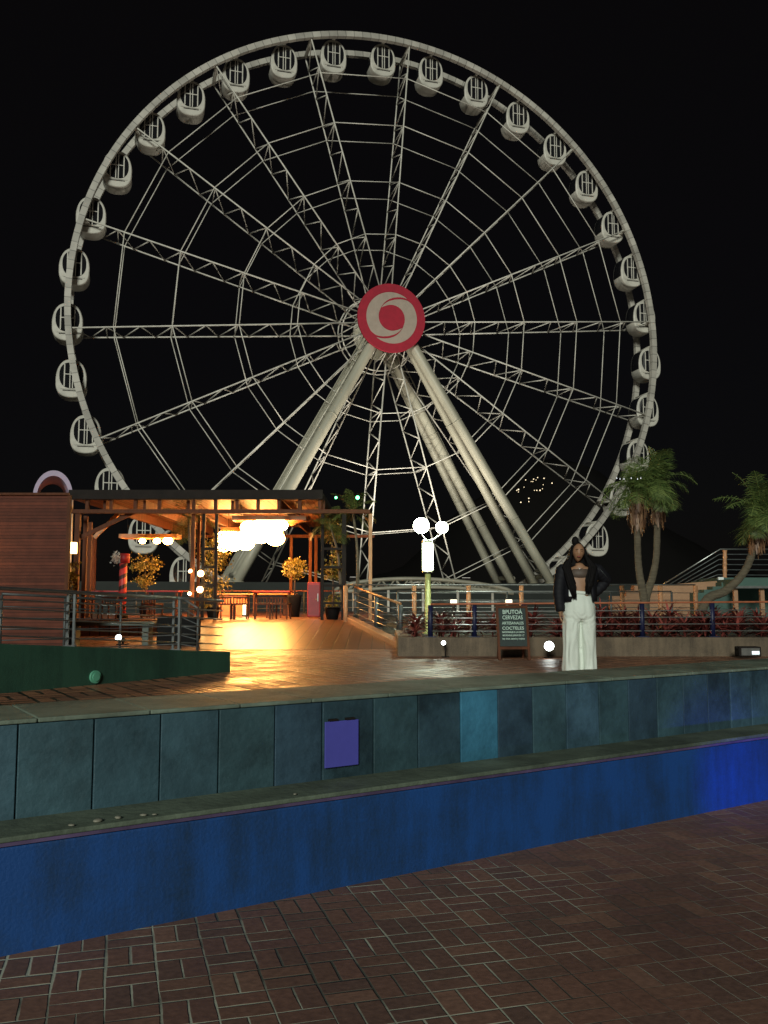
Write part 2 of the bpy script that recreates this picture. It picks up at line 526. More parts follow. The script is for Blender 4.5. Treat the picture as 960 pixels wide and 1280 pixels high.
def copy_tree(o, parent=None):
    c = o.copy(); COL.objects.link(c); c.parent = parent
    for ch in list(o.children): copy_tree(ch, c)
    return c


def bevel(o, w=.01, seg=2):
    m = o.modifiers.new('bevel', 'BEVEL'); m.width = w; m.segments = seg; m.limit_method = 'ANGLE'
    return o


UP = .67       # level of the upper promenade
# ------------------------------------------------------------------ setting: ground
WD = Vector((.837, .547, 0)).normalized()      # direction of the low walls
WN = Vector((-WD.y, WD.x, 0))                  # away from the camera


def wl(t, off):                                # point at distance t along the wall, off beyond the foot of the blue wall
    return Vector((0, 5.29, 0)) + WD * t + WN * off


def sheet(name, pts, m, kind='structure'):
    b = MB(); b.add(pts, [tuple(range(len(pts)))]); return tag(b.build(name, m), kind=kind)


sheet('lower_plaza', [wl(-60, .05), wl(-60, -60), wl(60, -60), wl(60, .05)], 'brick')
prom_pts = [wl(-60, .9), wl(60, .9), (50, 62, 0), (-50, 50, 0)]
b = MB()
tp = [Vector((p[0], p[1], UP)) for p in prom_pts]; bt = [Vector((p[0], p[1], UP - 3.5)) for p in prom_pts]
b.add(tp + bt, [(0, 1, 2, 3), (0, 4, 5, 1), (1, 5, 6, 2), (2, 6, 7, 3), (3, 7, 4, 0)])
tag(b.build('promenade', 'brick_up'), kind='structure')
sheet('river', [(-700, -60, -2.5), (700, -60, -2.5), (700, 1280, -2.5), (-700, 1280, -2.5)], 'water')
# distant hill
b = MB(); vs = []; nx, ny = 40, 8
for j in range(ny + 1):
    for i in range(nx + 1):
        x = -100 + 700 * i / nx; y = 800 + 420 * j / ny
        h = 158 * math.exp(-((x - 190) / 150) ** 2) * math.sin(PI * min(1, j / ny)) + 6 * math.sin(x * .05 + j)
        vs.append((x, y, -2.6 + max(0, h)))
fs = [(j * (nx + 1) + i, j * (nx + 1) + i + 1, (j + 1) * (nx + 1) + i + 1, (j + 1) * (nx + 1) + i) for j in range(ny) for i in range(nx)]
b.add(vs, fs, 0, True); tag(b.build('distant_hill', 'hill'), kind='structure')
for (px, py) in [(646, 613), (648, 615), (651, 628), (655, 609), (661, 623), (661, 627), (664, 602), (667, 599), (670, 600), (672, 597), (679, 606), (668, 613), (671, 613), (675, 613), (678, 611), (666, 602), (680, 598), (648, 612), (690, 604), (657, 600)]:
    Yh = 802
    while Yh < 1010:
        p = at(px, py, Yh); jj = (Yh - 800) / 420; hz = -2.6 + max(0, 158 * math.exp(-((p.x - 190) / 150) ** 2) * math.sin(PI * jj) + 6 * math.sin(p.x * .05 + jj * ny))
        if hz > p.z - 2: break
        Yh += 2
    b = MB(); p = at(px, py, Yh - 9)
    s_ = random.uniform(.28, .62)
    b.box((-s_, -.4, -s_ * .8), (s_, .4, s_ * .8)); b.add([(-s_, -.4, s_ * .8), (s_, -.4, s_ * .8), (0, -.4, s_ * 1.4), (-s_, .4, s_ * .8), (s_, .4, s_ * .8), (0, .4, s_ * 1.4)], [(0, 1, 2), (3, 5, 4), (0, 2, 5, 3), (1, 4, 5, 2)])
    o = b.build('house_light', 'house'); o.location = p
    tag(o, 'tiny yellow house light on the dark hill seen through the wheel', 'house light', 'house lights on the far hill')

# ------------------------------------------------------------------ low walls in front
t0, t1 = -14, 26
bw = thing('blue_wall', 'long low wall painted deep blue beside the brick plaza', 'wall', wl(0, 0))
bw.rotation_euler = (0, 0, math.atan2(WD.y, WD.x))
b = MB(); b.box((t0, 0, -.3), (t1, .40, .475)); bevel(b.build('wall_face', 'blue', bw), .012)
b = MB()
b.box((t0, -.008, .495), (t1, .334, .52))
bevel(b.build('coping', 'ledge', bw), .006)
b = MB(); b.box((t0, -.006, .4785), (t1, .33, .4945)); b.build('lip', 'lip_paint', bw)
# chipped flakes of render lying on the coping
for (tt, oo, s_) in [(-1.62, .05, .03), (-1.52, .06, .025), (-1.4, .04, .02), (-1.75, .03, .018), (-1.35, .02, .014), (-.55, .05, .015)]:
    m_ = MB(); m_.sphere((0, 0, 0), s_, 7, 4, sc_=(1, .7, .28)); o = m_.build('stone_chip', 'station'); p = wl(tt, oo); o.location = (p.x, p.y, .527)
    o.rotation_euler = (0, 0, tt * 9)
    tag(o, 'pale chip of stone lying on the coping of the blue wall', 'chip', 'stone chips on the coping')

slw = thing('slate_wall', 'low parapet faced with tall slate panels under a grey coping', 'wall', wl(0, .335), math.atan2(WD.y, WD.x))
b = MB(); b.box((t0, .03, -.1), (t1, .57, .975)); b.build('core', 'kerb', slw)
b = MB(); x = t0
while x < t1:
    L = random.uniform(.45, .6)
    b.box((x + .003, -.012, .978), (min(x + L, t1) - .003, .66, 1.0 + random.uniform(-.002, .002))); x += L
bevel(b.build('coping', 'cope', slw), .006)


def wall_t(px, py):       # parameter along the slate face for a photo pixel on it
    d = ray(px, py); o = Vector((0, 0, CAMZ)); p0 = wl(0, .335)
    k = (p0 - o).dot(WN) / d.dot(WN); q = o + d * k
    return (q - p0).dot(WD)


edges = [wall_t(x_, 925) for x_ in (22, 117, 200, 273, 343, 402, 466, 522, 575, 622, 666, 708, 749, 786, 822, 855, 886, 914, 940, 962)]
step = edges[1] - edges[0]
pre = []; q = edges[0]
while q > t0 + step: q -= step; pre.append(q)
edges = pre[::-1] + edges
q = edges[-1]
while q < t1 - .5: q += .42; edges.append(q)
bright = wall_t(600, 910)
for i in range(len(edges) - 1):
    a, c = edges[i], edges[i + 1]
    rnd = random.Random(i * 13 + 5)
    base = rnd.uniform(.7, 1.25)
    hue = rnd.random()
    col = (.044 * base, (.090 + .010 * hue) * base, (.132 - .022 * hue) * base)
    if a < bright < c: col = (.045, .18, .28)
    mm = mat('slate_panel_%d' % i, col, rnd.uniform(.45, .6), var=.4, scale=2.6, bump=.3, grime=.8, fleck=.77)
    tcn = [n for n in mm.node_tree.nodes if n.type == 'MAPPING'][0]; tcn.inputs['Location'].default_value = (i * 3.7, i * 1.9, 0)
    b = MB(); o_ = rnd.uniform(0, .006); b.box((a + .004, -.004 - o_, .505), (c - .004, .03, .974))
    pnl = bevel(b.build('slate_panel', mm, slw), .004)
    if a < bright < c: pnl['label'] = 'bright blue panel between darker slate panels'
# purple plate on two hooks
pc = wall_t(424, 928)
hp = thing('purple_plate', 'small violet metal plate hung on two hooks on the slate wall', 'plate', wl(0, .335) + WD * pc + WN * (-.028) + Vector((0, 0, 0)), math.atan2(WD.y, WD.x))
zt = (wl(pc, .335)).y; top_ = at(424, 900, zt).z; bot_ = at(424, 957, zt).z
hw = (wall_t(444, 928) - wall_t(402, 928)) / 2
b = MB(); b.box((-hw, -.006, bot_), (hw, .002, top_)); bevel(b.build('plate', 'purple', hp), .003)
for s_ in (-1, 1):
    b = MB(); b.box((s_ * hw * .5 - .03, -.012, top_ + .002), (s_ * hw * .5 + .03, .012, top_ + .014)); b.build('hook', 'black', hp)

# ------------------------------------------------------------------ blue ground fixture beyond the right edge that washes the blue wall
p = Vector((3.55, 5.0, 0)); tgt = wl(3.35, 0) + Vector((0, 0, .2)); an = math.atan2(tgt.x - p.x, tgt.y - p.y)
bl = thing('blue_uplight', 'small blue ground uplight on the brick plaza by the blue wall', 'light', p, -an)
b = MB(); b.box((-.1, -.14, .0), (.1, -.02, .14)); bevel(b.build('housing', 'black', bl), .01)
b = MB(); b.box((-.08, -.018, .03), (.08, -.013, .12)); b.build('lens', 'blue_led', bl)
ld = bpy.data.lights.new('blue_beam', 'SPOT'); ld.energy = 150; ld.color = (.02, .05, 1.0); ld.spot_size = R(36); ld.spot_blend = 1; ld.shadow_soft_size = .05
lo = bpy.data.objects.new('blue_beam', ld); COL.objects.link(lo); lo.location = p + Vector((0, 0, .1)) + (tgt - p).normalized() * .02
dv = tgt - lo.location; lo.rotation_euler = dv.to_track_quat('-Z', 'Y').to_euler()

# ------------------------------------------------------------------ ramp wall on the left with its railing
gA = onz(288, 840, UP); gB = onz(0, 867, UP)
gd = (gB - gA); gd.z = 0; gl = gd.length; gd.normalize(); gn = Vector((gd.y, -gd.x, 0))
if gn.y < 0: gn = -gn
zA = at(288, 815, gA.y).z; zB = at(0, 805, gB.y).z; sl = (zB - zA) / gl


def gp(t, off, z=None):
    q = gA + gd * t + gn * off
    return Vector((q.x, q.y, zA + sl * t if z is None else z))


rw = thing('ramp_wall', 'dark green rendered ramp wall with tapering top on the left', 'wall')
b = MB(); L = 5.2
b.add([gp(0, 0, UP - .05), gp(L, 0, UP - .05), gp(L, 0), gp(0, 0), gp(0, .25, UP - .05), gp(L, .25, UP - .05), gp(L, .25), gp(0, .25)],
      [(0, 1, 2, 3), (4, 7, 6, 5), (3, 2, 6, 7), (0, 3, 7, 4), (1, 5, 6, 2)])
bevel(b.build('wall_body', 'green_conc', rw), .012)
# ramp floor behind the wall
b = MB(); b.add([gp(0, .26, UP + .01), gp(0, 2.2, UP + .01), gp(L, 2.2, zA + sl * L - .12), gp(L, .26, zA + sl * L - .12)], [(0, 1, 2, 3)])
tag(b.build('side_ramp_path', 'terr'), kind='structure')


def disc(c, nrm, r, th, n=20):
    m_ = MB(); c = Vector(c); nrm = Vector(nrm).normalized(); m_.tube([c, c + nrm * th], r, n); return m_


def gwall(px, py, off=0):
    d = ray(px, py); o = Vector((0, 0, CAMZ)); k = (gA - o).dot(gn) / d.dot(gn); return o + d * k + gn * off


c = gwall(118, 846)
b = disc((0, 0, 0), -gn, .068, .025, 24); wlt = b.build('round_cover', 'mint', rw, c); wlt['label'] = 'round pale mint cover'
b = disc(-gn * .025, -gn, .045, .012, 18); b.build('boss', 'mint', wlt)


def railing(name, label, posts, heights, zr, nrails, pm, rm, tm=None, tr=.022, rr=.010, pw=.05, flat=False, group=None, dbl=False):
    """posts: base points; heights: post height; rails at even heights below the top rail"""
    t_ = thing(name, label, 'railing', posts[0], 0, group)
    o0 = Vector(posts[0])
    for p, h in zip(posts, heights):
        m_ = MB(); q = Vector(p) - o0
        if dbl:
            for s_ in (-.035, .035): m_.box((q.x + s_ - .012, q.y - .02, q.z), (q.x + s_ + .012, q.y + .02, q.z + h))
            m_.box((q.x - .06, q.y - .04, q.z), (q.x + .06, q.y + .04, q.z + .012))
        else:
            m_.tube([q, q + Vector((0, 0, h))], pw / 2, 10)
            m_.box((q.x - pw, q.y - pw, q.z - .002), (q.x + pw, q.y + pw, q.z + .012))
        m_.build('post', pm, t_)
    m_ = MB(); m_.tube([Vector(p) - o0 + Vector((0, 0, h + tr)) for p, h in zip(posts, heights)], tr, 10); m_.build('handrail', tm or rm, t_)
    for k in range(nrails):
        f = (k + 1) / (nrails + .9)
        m_ = MB(); m_.tube([Vector(p) - o0 + Vector((0, -pw * .3, h * (1 - f))) for p, h in zip(posts, heights)], rr, 8); m_.build('rail', rm, t_)
    return t_


# near railing on the ramp wall
pp = []; hh = []
for t_ in (.45 / 1, 1.1, 2.45, 3.9, 5.1):
    pass
for px in (286, 220, 88, -60, -170):
    d = ray(px, 800); o = Vector((0, 0, CAMZ)); k = (gA + gn * .12 - o).dot(gn) / d.dot(gn); q = o + d * k
    t_ = (q - gA).dot(gd); base = gp(max(.03, t_), .12)
    ytop = 738 + (753 - 738) * px / 283
    zt = at(px, ytop, base.y).z
    pp.append(base); hh.append(zt - base.z)
r1 = railing('ramp_railing', 'steel railing with five thin rails on the green ramp wall', pp[1:], hh[1:], 0, 5, 'steel_dark', 'steel', dbl=True, tr=.02, rr=.0085)
# the handrail runs on to the end of the wall
b = MB(); e0 = pp[1] + Vector((0, 0, hh[1] + .02)); e1 = pp[0] + Vector((0, 0, hh[0] + .02)); oo = Vector(pp[1])
b.tube([e0 - oo, e1 - oo], .02, 10); b.build('handrail', 'steel', r1)
for k in range(5):
    f = (k + 1) / 5.9; b = MB(); b.tube([pp[1] + Vector((0, -.015, hh[1] * (1 - f))) - oo, pp[0] + Vector((0, -.015, hh[0] * (1 - f))) - oo], .0085, 8); b.build('rail', 'steel', r1)
# far railing of the same ramp
pp = [at(258, 800, 13.6), at(247, 798, 14.2), at(225, 796, 14.6), at(150, 800, 14.0), at(80, 800, 13.2), at(0, 800, 12.4)]
hh = [.45, .52, .6, .66, .7, .72]
tops = [784, 762, 748, 752, 748, 744]
pp2 = []; hh2 = []
for q, ty in zip(pp[1:], tops[1:]):
    z0 = UP + .05; px_ = 480 + q.x / q.y * F; zt = at(px_, ty, q.y).z; pp2.append(Vector((q.x, q.y, z0))); hh2.append(zt - z0)
railing('ramp_railing', 'dim steel railing on the far side of the left ramp before the red kiosk', pp2, hh2, 0, 5, 'steel_dark', 'steel_dark', tr=.018, rr=.008, pw=.04)


# ------------------------------------------------------------------ floodlights
def floodlight(px, py, Y, label, face, lit='spot', r=.075, lamp=0, zbase=None):
    c = at(px, py, Y)
    zb = UP if zbase is None else zbase
    t_ = thing('floodlight', label, 'floodlight', (c.x, c.y, zb), 0, None)
    h = max(.05, c.z - zb); fv = Vector(face).normalized()
    m_ = MB(); m_.tube([(0, .05, 0), (0, .05, h)], .012, 8); m_.box((-.06, -.01, 0), (.06, .11, .012)); m_.build('bracket', 'black', t_)
    m_ = MB(); m_.tube([Vector((0, .1, h)), Vector((0, .1, h)) + fv * .07, Vector((0, .1, h)) + fv * .12], [r * .6, r * 1.0, r * 1.12], 16); m_.build('housing', 'black', t_)
    e = Vector((0, .1, h)) + fv * .121
    m_ = MB(); m_.tube([e, e + fv * .012], r, 36); m_.sphere(e + fv * .012, r * .8, 24, 14, sc_=(1, .5, 1)); m_.build('lens', lit, t_)
    return t_


floodlight(686, 808, 13.9, 'brightest round floodlight on the paving between the menu board and the woman', (0, -1, .05), r=.072)
floodlight(557, 808, 14.1, 'small lit floodlight at the planter kerb left of the menu board', (-.3, -1, .5), r=.032)
floodlight(152, 804, 10.6, 'small white floodlight on top of the green ramp wall', (-.3, -1, .3), r=.035, zbase=gp(2.0, 0).z - .02)
fl = thing('floodlight', 'switched off oblong floodlight on the planter kerb at the right edge', 'floodlight', at(935, 822, 13.9))
b = MB(); b.box((-.17, -.1, .02), (.17, .1, .17)); bevel(b.build('housing', 'black', fl), .015)
b = MB(); b.box((-.14, -.112, .04), (.14, -.103, .15)); b.build('lens', 'steel', fl)
b = MB(); b.box((0.02, -.118, .055), (.13, -.114, .105)); b.build('lens_glint', 'glint_glow', fl)  # reflection on the unlit lens, put in as a faint glow

# ------------------------------------------------------------------ planter kerb, railing, plants
KY = 14.35
kz = at(700, 797, KY).z
ztop_k = UP + .30
pk = thing('planter_kerb', 'long weathered stone kerb of the plant bed', 'kerb', (1.2, KY, UP))
xL = at(497, 815, KY).x - 1.2
b = MB(); b.box((xL, 0, -.05), (12, .22, .30)); bevel(b.build('front_kerb', 'kerb', pk), .02)
b = MB(); b.box((xL, .23, -.05), (xL + .2, 3.4, .297)); bevel(b.build('end_kerb', 'kerb', pk), .02)
b = MB(); b.box((xL + .2, .23, 0), (12, 3.4, .2)); b.build('soil', 'soil', pk)
pz = UP + .30
posts = []
for px in (500, 538, 593, 655, 722, 803, 891, 985, 1080):
    p = at(px, 790, KY + .12); posts.append(Vector((p.x, p.y, pz)))
hts = [at(px, 755 - (px - 540) / 420 * 3, KY + .12).z - pz - .02 for px in (500, 538, 593, 655, 722, 803, 891, 985, 1080)]
railing('planter_railing', 'long railing with rust orange rails and blue posts along the plant bed', posts[1:], hts[1:], 0, 4, 'post_blue', 'steel', 'rail_red', tr=.016, rr=.008, pw=.085)
# red rosette plants
protos = []


def rosette(seed, nb, L0):
    rn = random.Random(seed); m_ = MB()
    for i in range(nb):
        a = rn.uniform(0, 2 * PI); el = rn.uniform(.35, 1.35); L = L0 * rn.uniform(.6, 1.1); wd = rn.uniform(.014, .028)
        d = Vector((math.cos(a), math.sin(a), 0)); side = Vector((-math.sin(a), math.cos(a), 0))
        pts = []; z = 0; x = 0; e_ = el
        nseg = 5; z0 = rn.uniform(0, .18)
        for k in range(nseg + 1):
            pts.append((d * x + Vector((0, 0, z0 + z)), wd * (1 - (k / nseg) ** 2) + .001))
            x += L / nseg * math.cos(e_); z += L / nseg * math.sin(e_); e_ -= rn.uniform(.12, .4)
        vs = []
        for p, w_ in pts: vs += [p - side * w_ + Vector((0, 0, w_ * .5)), p, p + side * w_ + Vector((0, 0, w_ * .5))]
        fs = []
        for k in range(nseg):
            fs += [(k * 3, k * 3 + 1, k * 3 + 4, k * 3 + 3), (k * 3 + 1, k * 3 + 2, k * 3 + 5, k * 3 + 4)]
        m_.add(vs, fs, 0, True)
    m_.tube([(0, 0, -.15), (0, 0, .25)], .018, 6, 0)
    return m_


pr = [rosette(s, 52, .42).build('cordyline', 'brom') for s in (1, 2, 3, 4)]
used = set()
lab = 'dark red spiky leaved bedding plant behind the orange railing'
rows = [(.42, .33), (.95, .36), (1.5, .40)]
cnt = 0
for ri, (dy, stp) in enumerate(rows):
    x = at(522, 790, KY + dy).x
    while x < 9.0:
        px_ = 480 + F * x / (KY + dy)
        if 668 < px_ < 690 and ri < 2: x += stp; continue
        k = cnt % 4
        o = pr[k] if k not in used else pr[k].copy()
        if k in used: COL.objects.link(o)
        used.add(k)
        o.location = (x + random.uniform(-.08, .08), KY + dy + random.uniform(-.08, .08), UP + .22 + random.uniform(-.03, .1) + ri * .06)
        o.rotation_euler = (random.uniform(-.15, .15), random.uniform(-.15, .15), random.uniform(0, 6.28)); s_ = random.uniform(.75, 1.2) * (1.0 if px_ > 640 else .85); o.scale = (s_, s_, s_ * .95)
        tag(o, lab, 'plant', 'red plants in the plant bed')
        x += stp * random.uniform(.85, 1.15); cnt += 1


# ------------------------------------------------------------------ terrace beyond the planter
b = MB(); b.box((at(478, 790, 18.5).x, 17.9, UP - .4), (30, 46, .86)); tag(b.build('rear_terrace', 'terr'), kind='structure')
posts = []; hts = []
for px in (432, 518, 586, 652, 716, 778, 826, 870): 
    p = at(px, 760, 21.5); posts.append(Vector((p.x, p.y, .86))); hts.append(at(px, 732, 21.5).z - .86)
rt = railing('terrace_railing', 'rear railing with tan posts and thin steel rails behind the red plants', posts, hts, 0, 5, 'post_tan', 'steel', tr=.018, rr=.008, pw=.11)
posts = []; hts = []
for px in (497, 634, 764, 840):
    p = at(px, 760, 20.2); posts.append(Vector((p.x, p.y, .86))); hts.append(at(px, 740, 20.2).z - .86)
railing('terrace_railing', 'low inner steel railing with small white lamp boxes between terrace and plants', posts, hts, 0, 3, 'steel_dark', 'steel', tr=.014, rr=.006, pw=.05)
for px in (567, 636):
    p = at(px, 751, 19.9); t_ = thing('bollard_lamp', 'short bollard with small warm lamp box %s' % ('left of the menu board' if px < 600 else 'just above the menu board'), 'lamp', (p.x, p.y, .86))
    b = MB(); b.tube([(0, 0, 0), (0, 0, p.z - .86 - .06)], .03, 10); b.box((-.05, -.05, 0), (.05, .05, .015)); b.build('pole', 'black', t_)
    b = MB(); z_ = p.z - .86; b.box((-.07, -.06, z_ - .06), (.07, .06, z_ + .03)); bevel(b.build('lamp_shade', emit('bollard_glass', (1, .85, .6), 1.3), t_), .01)
    b = MB(); b.box((-.08, -.07, z_ + .032), (.08, .07, z_ + .048)); b.build('cap', 'black', t_)
# blue grey leafy clump behind: low bushes in the bed at the back
# ------------------------------------------------------------------ lamp post
lp = at(535, 758, 18.6)
LB = Vector((lp.x, lp.y, .86))
t_ = thing('street_lamp', 'white lantern lamp post with two glowing globes on a yellow green pole', 'street lamp', LB)
z = lambda y_: at(535, y_, LB.y).z - LB.z
b = MB(); b.tube([(0, 0, 0), (0, 0, .02), (0, 0, .03), (0, 0, z(714))], [.11, .11, .065, .06], 14); b.build('pole', 'polegreen', t_)
b = MB(); b.tube([(0, 0, z(714)), (0, 0, z(712)), (0, 0, z(680)), (0, 0, z(678))], [.09, .115, .115, .09], 20); b.build('lantern', 'tube_white', t_)
b = MB(); b.tube([(0, 0, z(678)), (0, 0, z(675))], .12, 20); b.tube([(0, 0, z(716)), (0, 0, z(714))], .12, 20)
for k in range(4):
    a = PI / 4 + k * PI / 2; b.tube([(.117 * math.cos(a), .117 * math.sin(a), z(714)), (.117 * math.cos(a), .117 * math.sin(a), z(676))], .006, 6)
b.build('lantern_frame', 'steel', t_)
for dx, gy, gr in ((-8, 657, .165), (18, 659.5, .125)):
    ex = dx * LB.y / F
    b = MB(); b.tube([(0, 0, z(676)), (ex * .45, 0, z(674)), (ex * .95, 0, z(668)), (ex, 0, z(gy) - gr * .8)], .017, 8); b.build('arm', 'steel', t_)
    b = MB(); b.sphere((ex, 0, z(gy)), gr, 36, 22); b.build('globe', 'bulb_white', t_)
    b = MB(); b.tube([(ex, 0, z(gy) - gr * 1.02), (ex, 0, z(gy) - gr * .78)], [.04, .06], 12); b.build('collar', 'black', t_)


pl = bpy.data.lights.new('street_lamp_glow', 'POINT'); pl.energy = 90; pl.color = (.88, 1.0, .75); pl.shadow_soft_size = .1
po = bpy.data.objects.new('street_lamp_glow', pl); COL.objects.link(po); po.location = (LB.x + .12, LB.y - .02, LB.z + z(655)); 
# ------------------------------------------------------------------ palms
def frond(m_, base, az, el, L, rn, droop, leafL=.34, n=38, wd=.0065):
    p = Vector(base); d = Vector((math.cos(az) * math.cos(el), math.sin(az) * math.cos(el), math.sin(el)))
    pts = [p.copy()]
    for k in range(n):
        d = (d + Vector((0, 0, -droop / n * (1 + 1.2 * k / n)))).normalized(); p = p + d * (L / n); pts.append(p.copy())
    m_.tube([pts[i] for i in range(0, n + 1, 4)] + [pts[-1]], .006, 4, 0, False)
    for k in range(4, n):
        t_ = k / n; ll = leafL * (math.sin(PI * min(1, t_ * .9 + .12)) ** .6) * rn.uniform(.75, 1.1)
        dd = (pts[k + 1] - pts[k - 1]).normalized(); side = dd.cross(Vector((0, 0, 1))).normalized(); upv = side.cross(dd)
        for s_ in (-1, 1):
            v = (side * s_ + dd * .55 + upv * rn.uniform(-.1, .35)).normalized()
            mid = pts[k] + v * ll * .55 + Vector((0, 0, -.05 * ll)); tip = pts[k] + v * ll + Vector((rn.uniform(-.1, .1) * ll, 0, -rn.uniform(.2, .5) * ll))
            wv = dd * wd
            m_.add([pts[k] - wv * .5, pts[k] + wv * .5, mid + wv, mid - wv, tip], [(0, 1, 2, 3), (3, 2, 4)])


def palm(name, label, base, trunks, mt='palm', nf=22, FL=.95, leafL=.34, skirt=True, seed=1, group=None, r0=.1, r1=.065, cat='palm tree'):
    """trunks: list of lists of points (last = crown base)"""
    t_ = thing(name, label, cat, base, 0, group); B = Vector(base); rn = random.Random(seed)
    for tr in trunks:
        P = [Vector(q) - B for q in tr]
        # smooth
        S = []
        for i in range(len(P) - 1):
            p0 = P[max(i - 1, 0)]; p1 = P[i]; p2 = P[i + 1]; p3 = P[min(i + 2, len(P) - 1)]
            for k in range(8):
                u = k / 8; S.append(.5 * ((2 * p1) + (p2 - p0) * u + (2 * p0 - 5 * p1 + 4 * p2 - p3) * u * u + (3 * p1 - p0 - 3 * p2 + p3) * u ** 3))
        S.append(P[-1]); n = len(S)
        m_ = MB(); m_.tube(S, [(r0 + (r1 - r0) * min(1, i / n * 1.6)) * (1 + .07 * (i % 2)) for i in range(n)], 12); m_.build('trunk', 'trunk', t_)
        top = S[-1]; ax = (S[-1] - S[-5]).normalized()
        m_ = MB()
        for i in range(nf):
            az = rn.uniform(0, 2 * PI); q = i / nf
            frond(m_, top + Vector((0, 0, rn.uniform(-.06, .06))), az, 1.35 - 1.75 * q + rn.uniform(-.15, .15), FL * rn.uniform(.8, 1.1), rn, rn.uniform(.7, 1.5), leafL)
        m_.build('crown', [mt, 'skirt'], t_)
        if skirt:
            m_ = MB()
            LS = skirt if isinstance(skirt, float) else .55
            for i in range(260):
                a = rn.uniform(0, 2 * PI); h = rn.uniform(0, LS); c = top - ax * h
                rad = r1 + .02; o_ = Vector((math.cos(a), math.sin(a), 0))
                outr = rad + rn.uniform(.03, .12) * (1 - abs(h / LS - .5)); q0 = c + o_ * rad * .6; q1 = c + o_ * outr - Vector((0, 0, .06)); q2 = c + o_ * outr * rn.uniform(.85, 1.15) - Vector((0, 0, rn.uniform(.16, .28)))
                sd_ = Vector((-math.sin(a), math.cos(a), 0)) * rn.uniform(.012, .028)
                m_.add([q0 - sd_, q0 + sd_, q1 + sd_, q1 - sd_, q2 + sd_ * .4, q2 - sd_ * .4], [(0, 1, 2, 3), (3, 2, 4, 5)])
            m_.build('dead_fronds', 'skirt', t_)
    return t_


PY = 16.6
tw = at(806, 770, PY); tw.z = UP + .2
palm('twin_palm', 'twin trunked palm rising in a V from the red plants right of the woman', tw,
     [[tw, at(805, 750, PY), at(799, 715, PY), at(797, 680, PY), at(796, 612, PY)],
      [tw + Vector((.06, .1, 0)), at(807, 752, PY + .1), at(816, 720, PY + .15), at(821, 685, PY + .2), at(821, 604, PY + .2)]], nf=27, FL=.80, leafL=.30, skirt=.62, seed=4, r0=.085, r1=.06)
PY2 = 16.2
pb = at(868, 772, PY2); pb.z = UP + .2
palm('leaning_palm', 'single palm with curved leaning trunk at the right edge', pb,
     [[pb, at(882, 752, PY2), at(908, 738, PY2), at(930, 715, PY2), at(942, 685, PY2), at(952, 640, PY2)]], nf=27, FL=.86, leafL=.32, skirt=.6, seed=9, r0=.09, r1=.065)
# small string lights in the twin palm
for (px, py) in [(771, 598), (780, 599), (789, 598), (797, 599), (801, 598), (775, 599)]:
    b = MB(); b.sphere((0, 0, 0), .007, 8, 6); b.tube([(0, 0, .006), (0, 0, .02)], .003, 6); o = b.build('string_bulb', 'pin', None, at(px, py, PY - .62))
    tag(o, 'tiny white bulb of the string light hung in the twin palm crown', 'bulb', 'string lights in the twin palm')

# ------------------------------------------------------------------ stairs, tan wall, teal kiosk on the right
SY = 24.0
sb = thing('stair_block', 'tan stepped stair wall with dark green steps behind the palms', 'stairs', (at(765, 760, SY).x, SY, .86)); o0 = Vector(sb.location)
b = MB(); prof = [(745, 772), (765, 772), (765, 745), (783, 745), (783, 738), (793, 738), (793, 732), (830, 731.5), (870, 728), (899, 726), (899, 772)]
P = [at(x_, y_, SY) - o0 for x_, y_ in prof]; n = len(P); P2 = [p + Vector((0, .35, 0)) for p in P]
P = [Vector((p.x, 0, p.z)) for p in P]; P2 = [Vector((p.x, .35, p.z)) for p in P]
b.add(P + P2, [tuple(range(n)), tuple(range(2 * n - 1, n - 1, -1))] + [(i, i + n, (i + 1) % n + n, (i + 1) % n) for i in range(n)])
b.build('stair_wall', 'tan', sb)
b = MB()
for i, (xa, ya) in enumerate([(869, 741), (880, 737), (891, 733), (902, 728)]):
    p = at(xa, ya, SY - .45) - o0; p2 = at(930, 772, SY - .45) - o0
    b.box((p.x, -.45 + i * .003, p2.z), (p.x + .27, -.02, p.z))
b.build('steps', 'teal', sb)
kb = thing('teal_canopy', 'flat teal roofed shelter on short posts beside the stairs at the right', 'shelter', (at(930, 760, 23).x, 23, .86)); o0 = Vector(kb.location)
q0 = at(914, 724, 23) - o0; q1 = at(1010, 735, 23) - o0
b = MB(); b.box((q0.x, -.2, q1.z + .03), (q1.x + 1, 3.0, q0.z)); b.build('roof', 'teal', kb)
b = MB(); b.box((q0.x - .02, -.23, q1.z - .01), (q1.x + 1, -.202, q1.z + .05)); b.build('gutter', 'steel', kb)
for px in (918, 951, 990):
    p = at(px, 740, 23) - o0; b = MB(); b.box((p.x - .05, -.1, 0), (p.x + .05, 0, q1.z)); b.build('post', 'tan', kb)
q2 = at(899, 722, SY) - Vector(sb.location)
b = MB(); b.box((q2.x, -.02, 0), (q2.x + 3, 1.6, q2.z)); b.build('landing', 'teal', sb)
q2b = at(897, 721.5, SY) - Vector(sb.location)
b = MB(); b.box((q2b.x, -.06, q2b.z - .12), (q2b.x + .14, .03, q2b.z)); b.build('end_cap', 'plastic', sb)
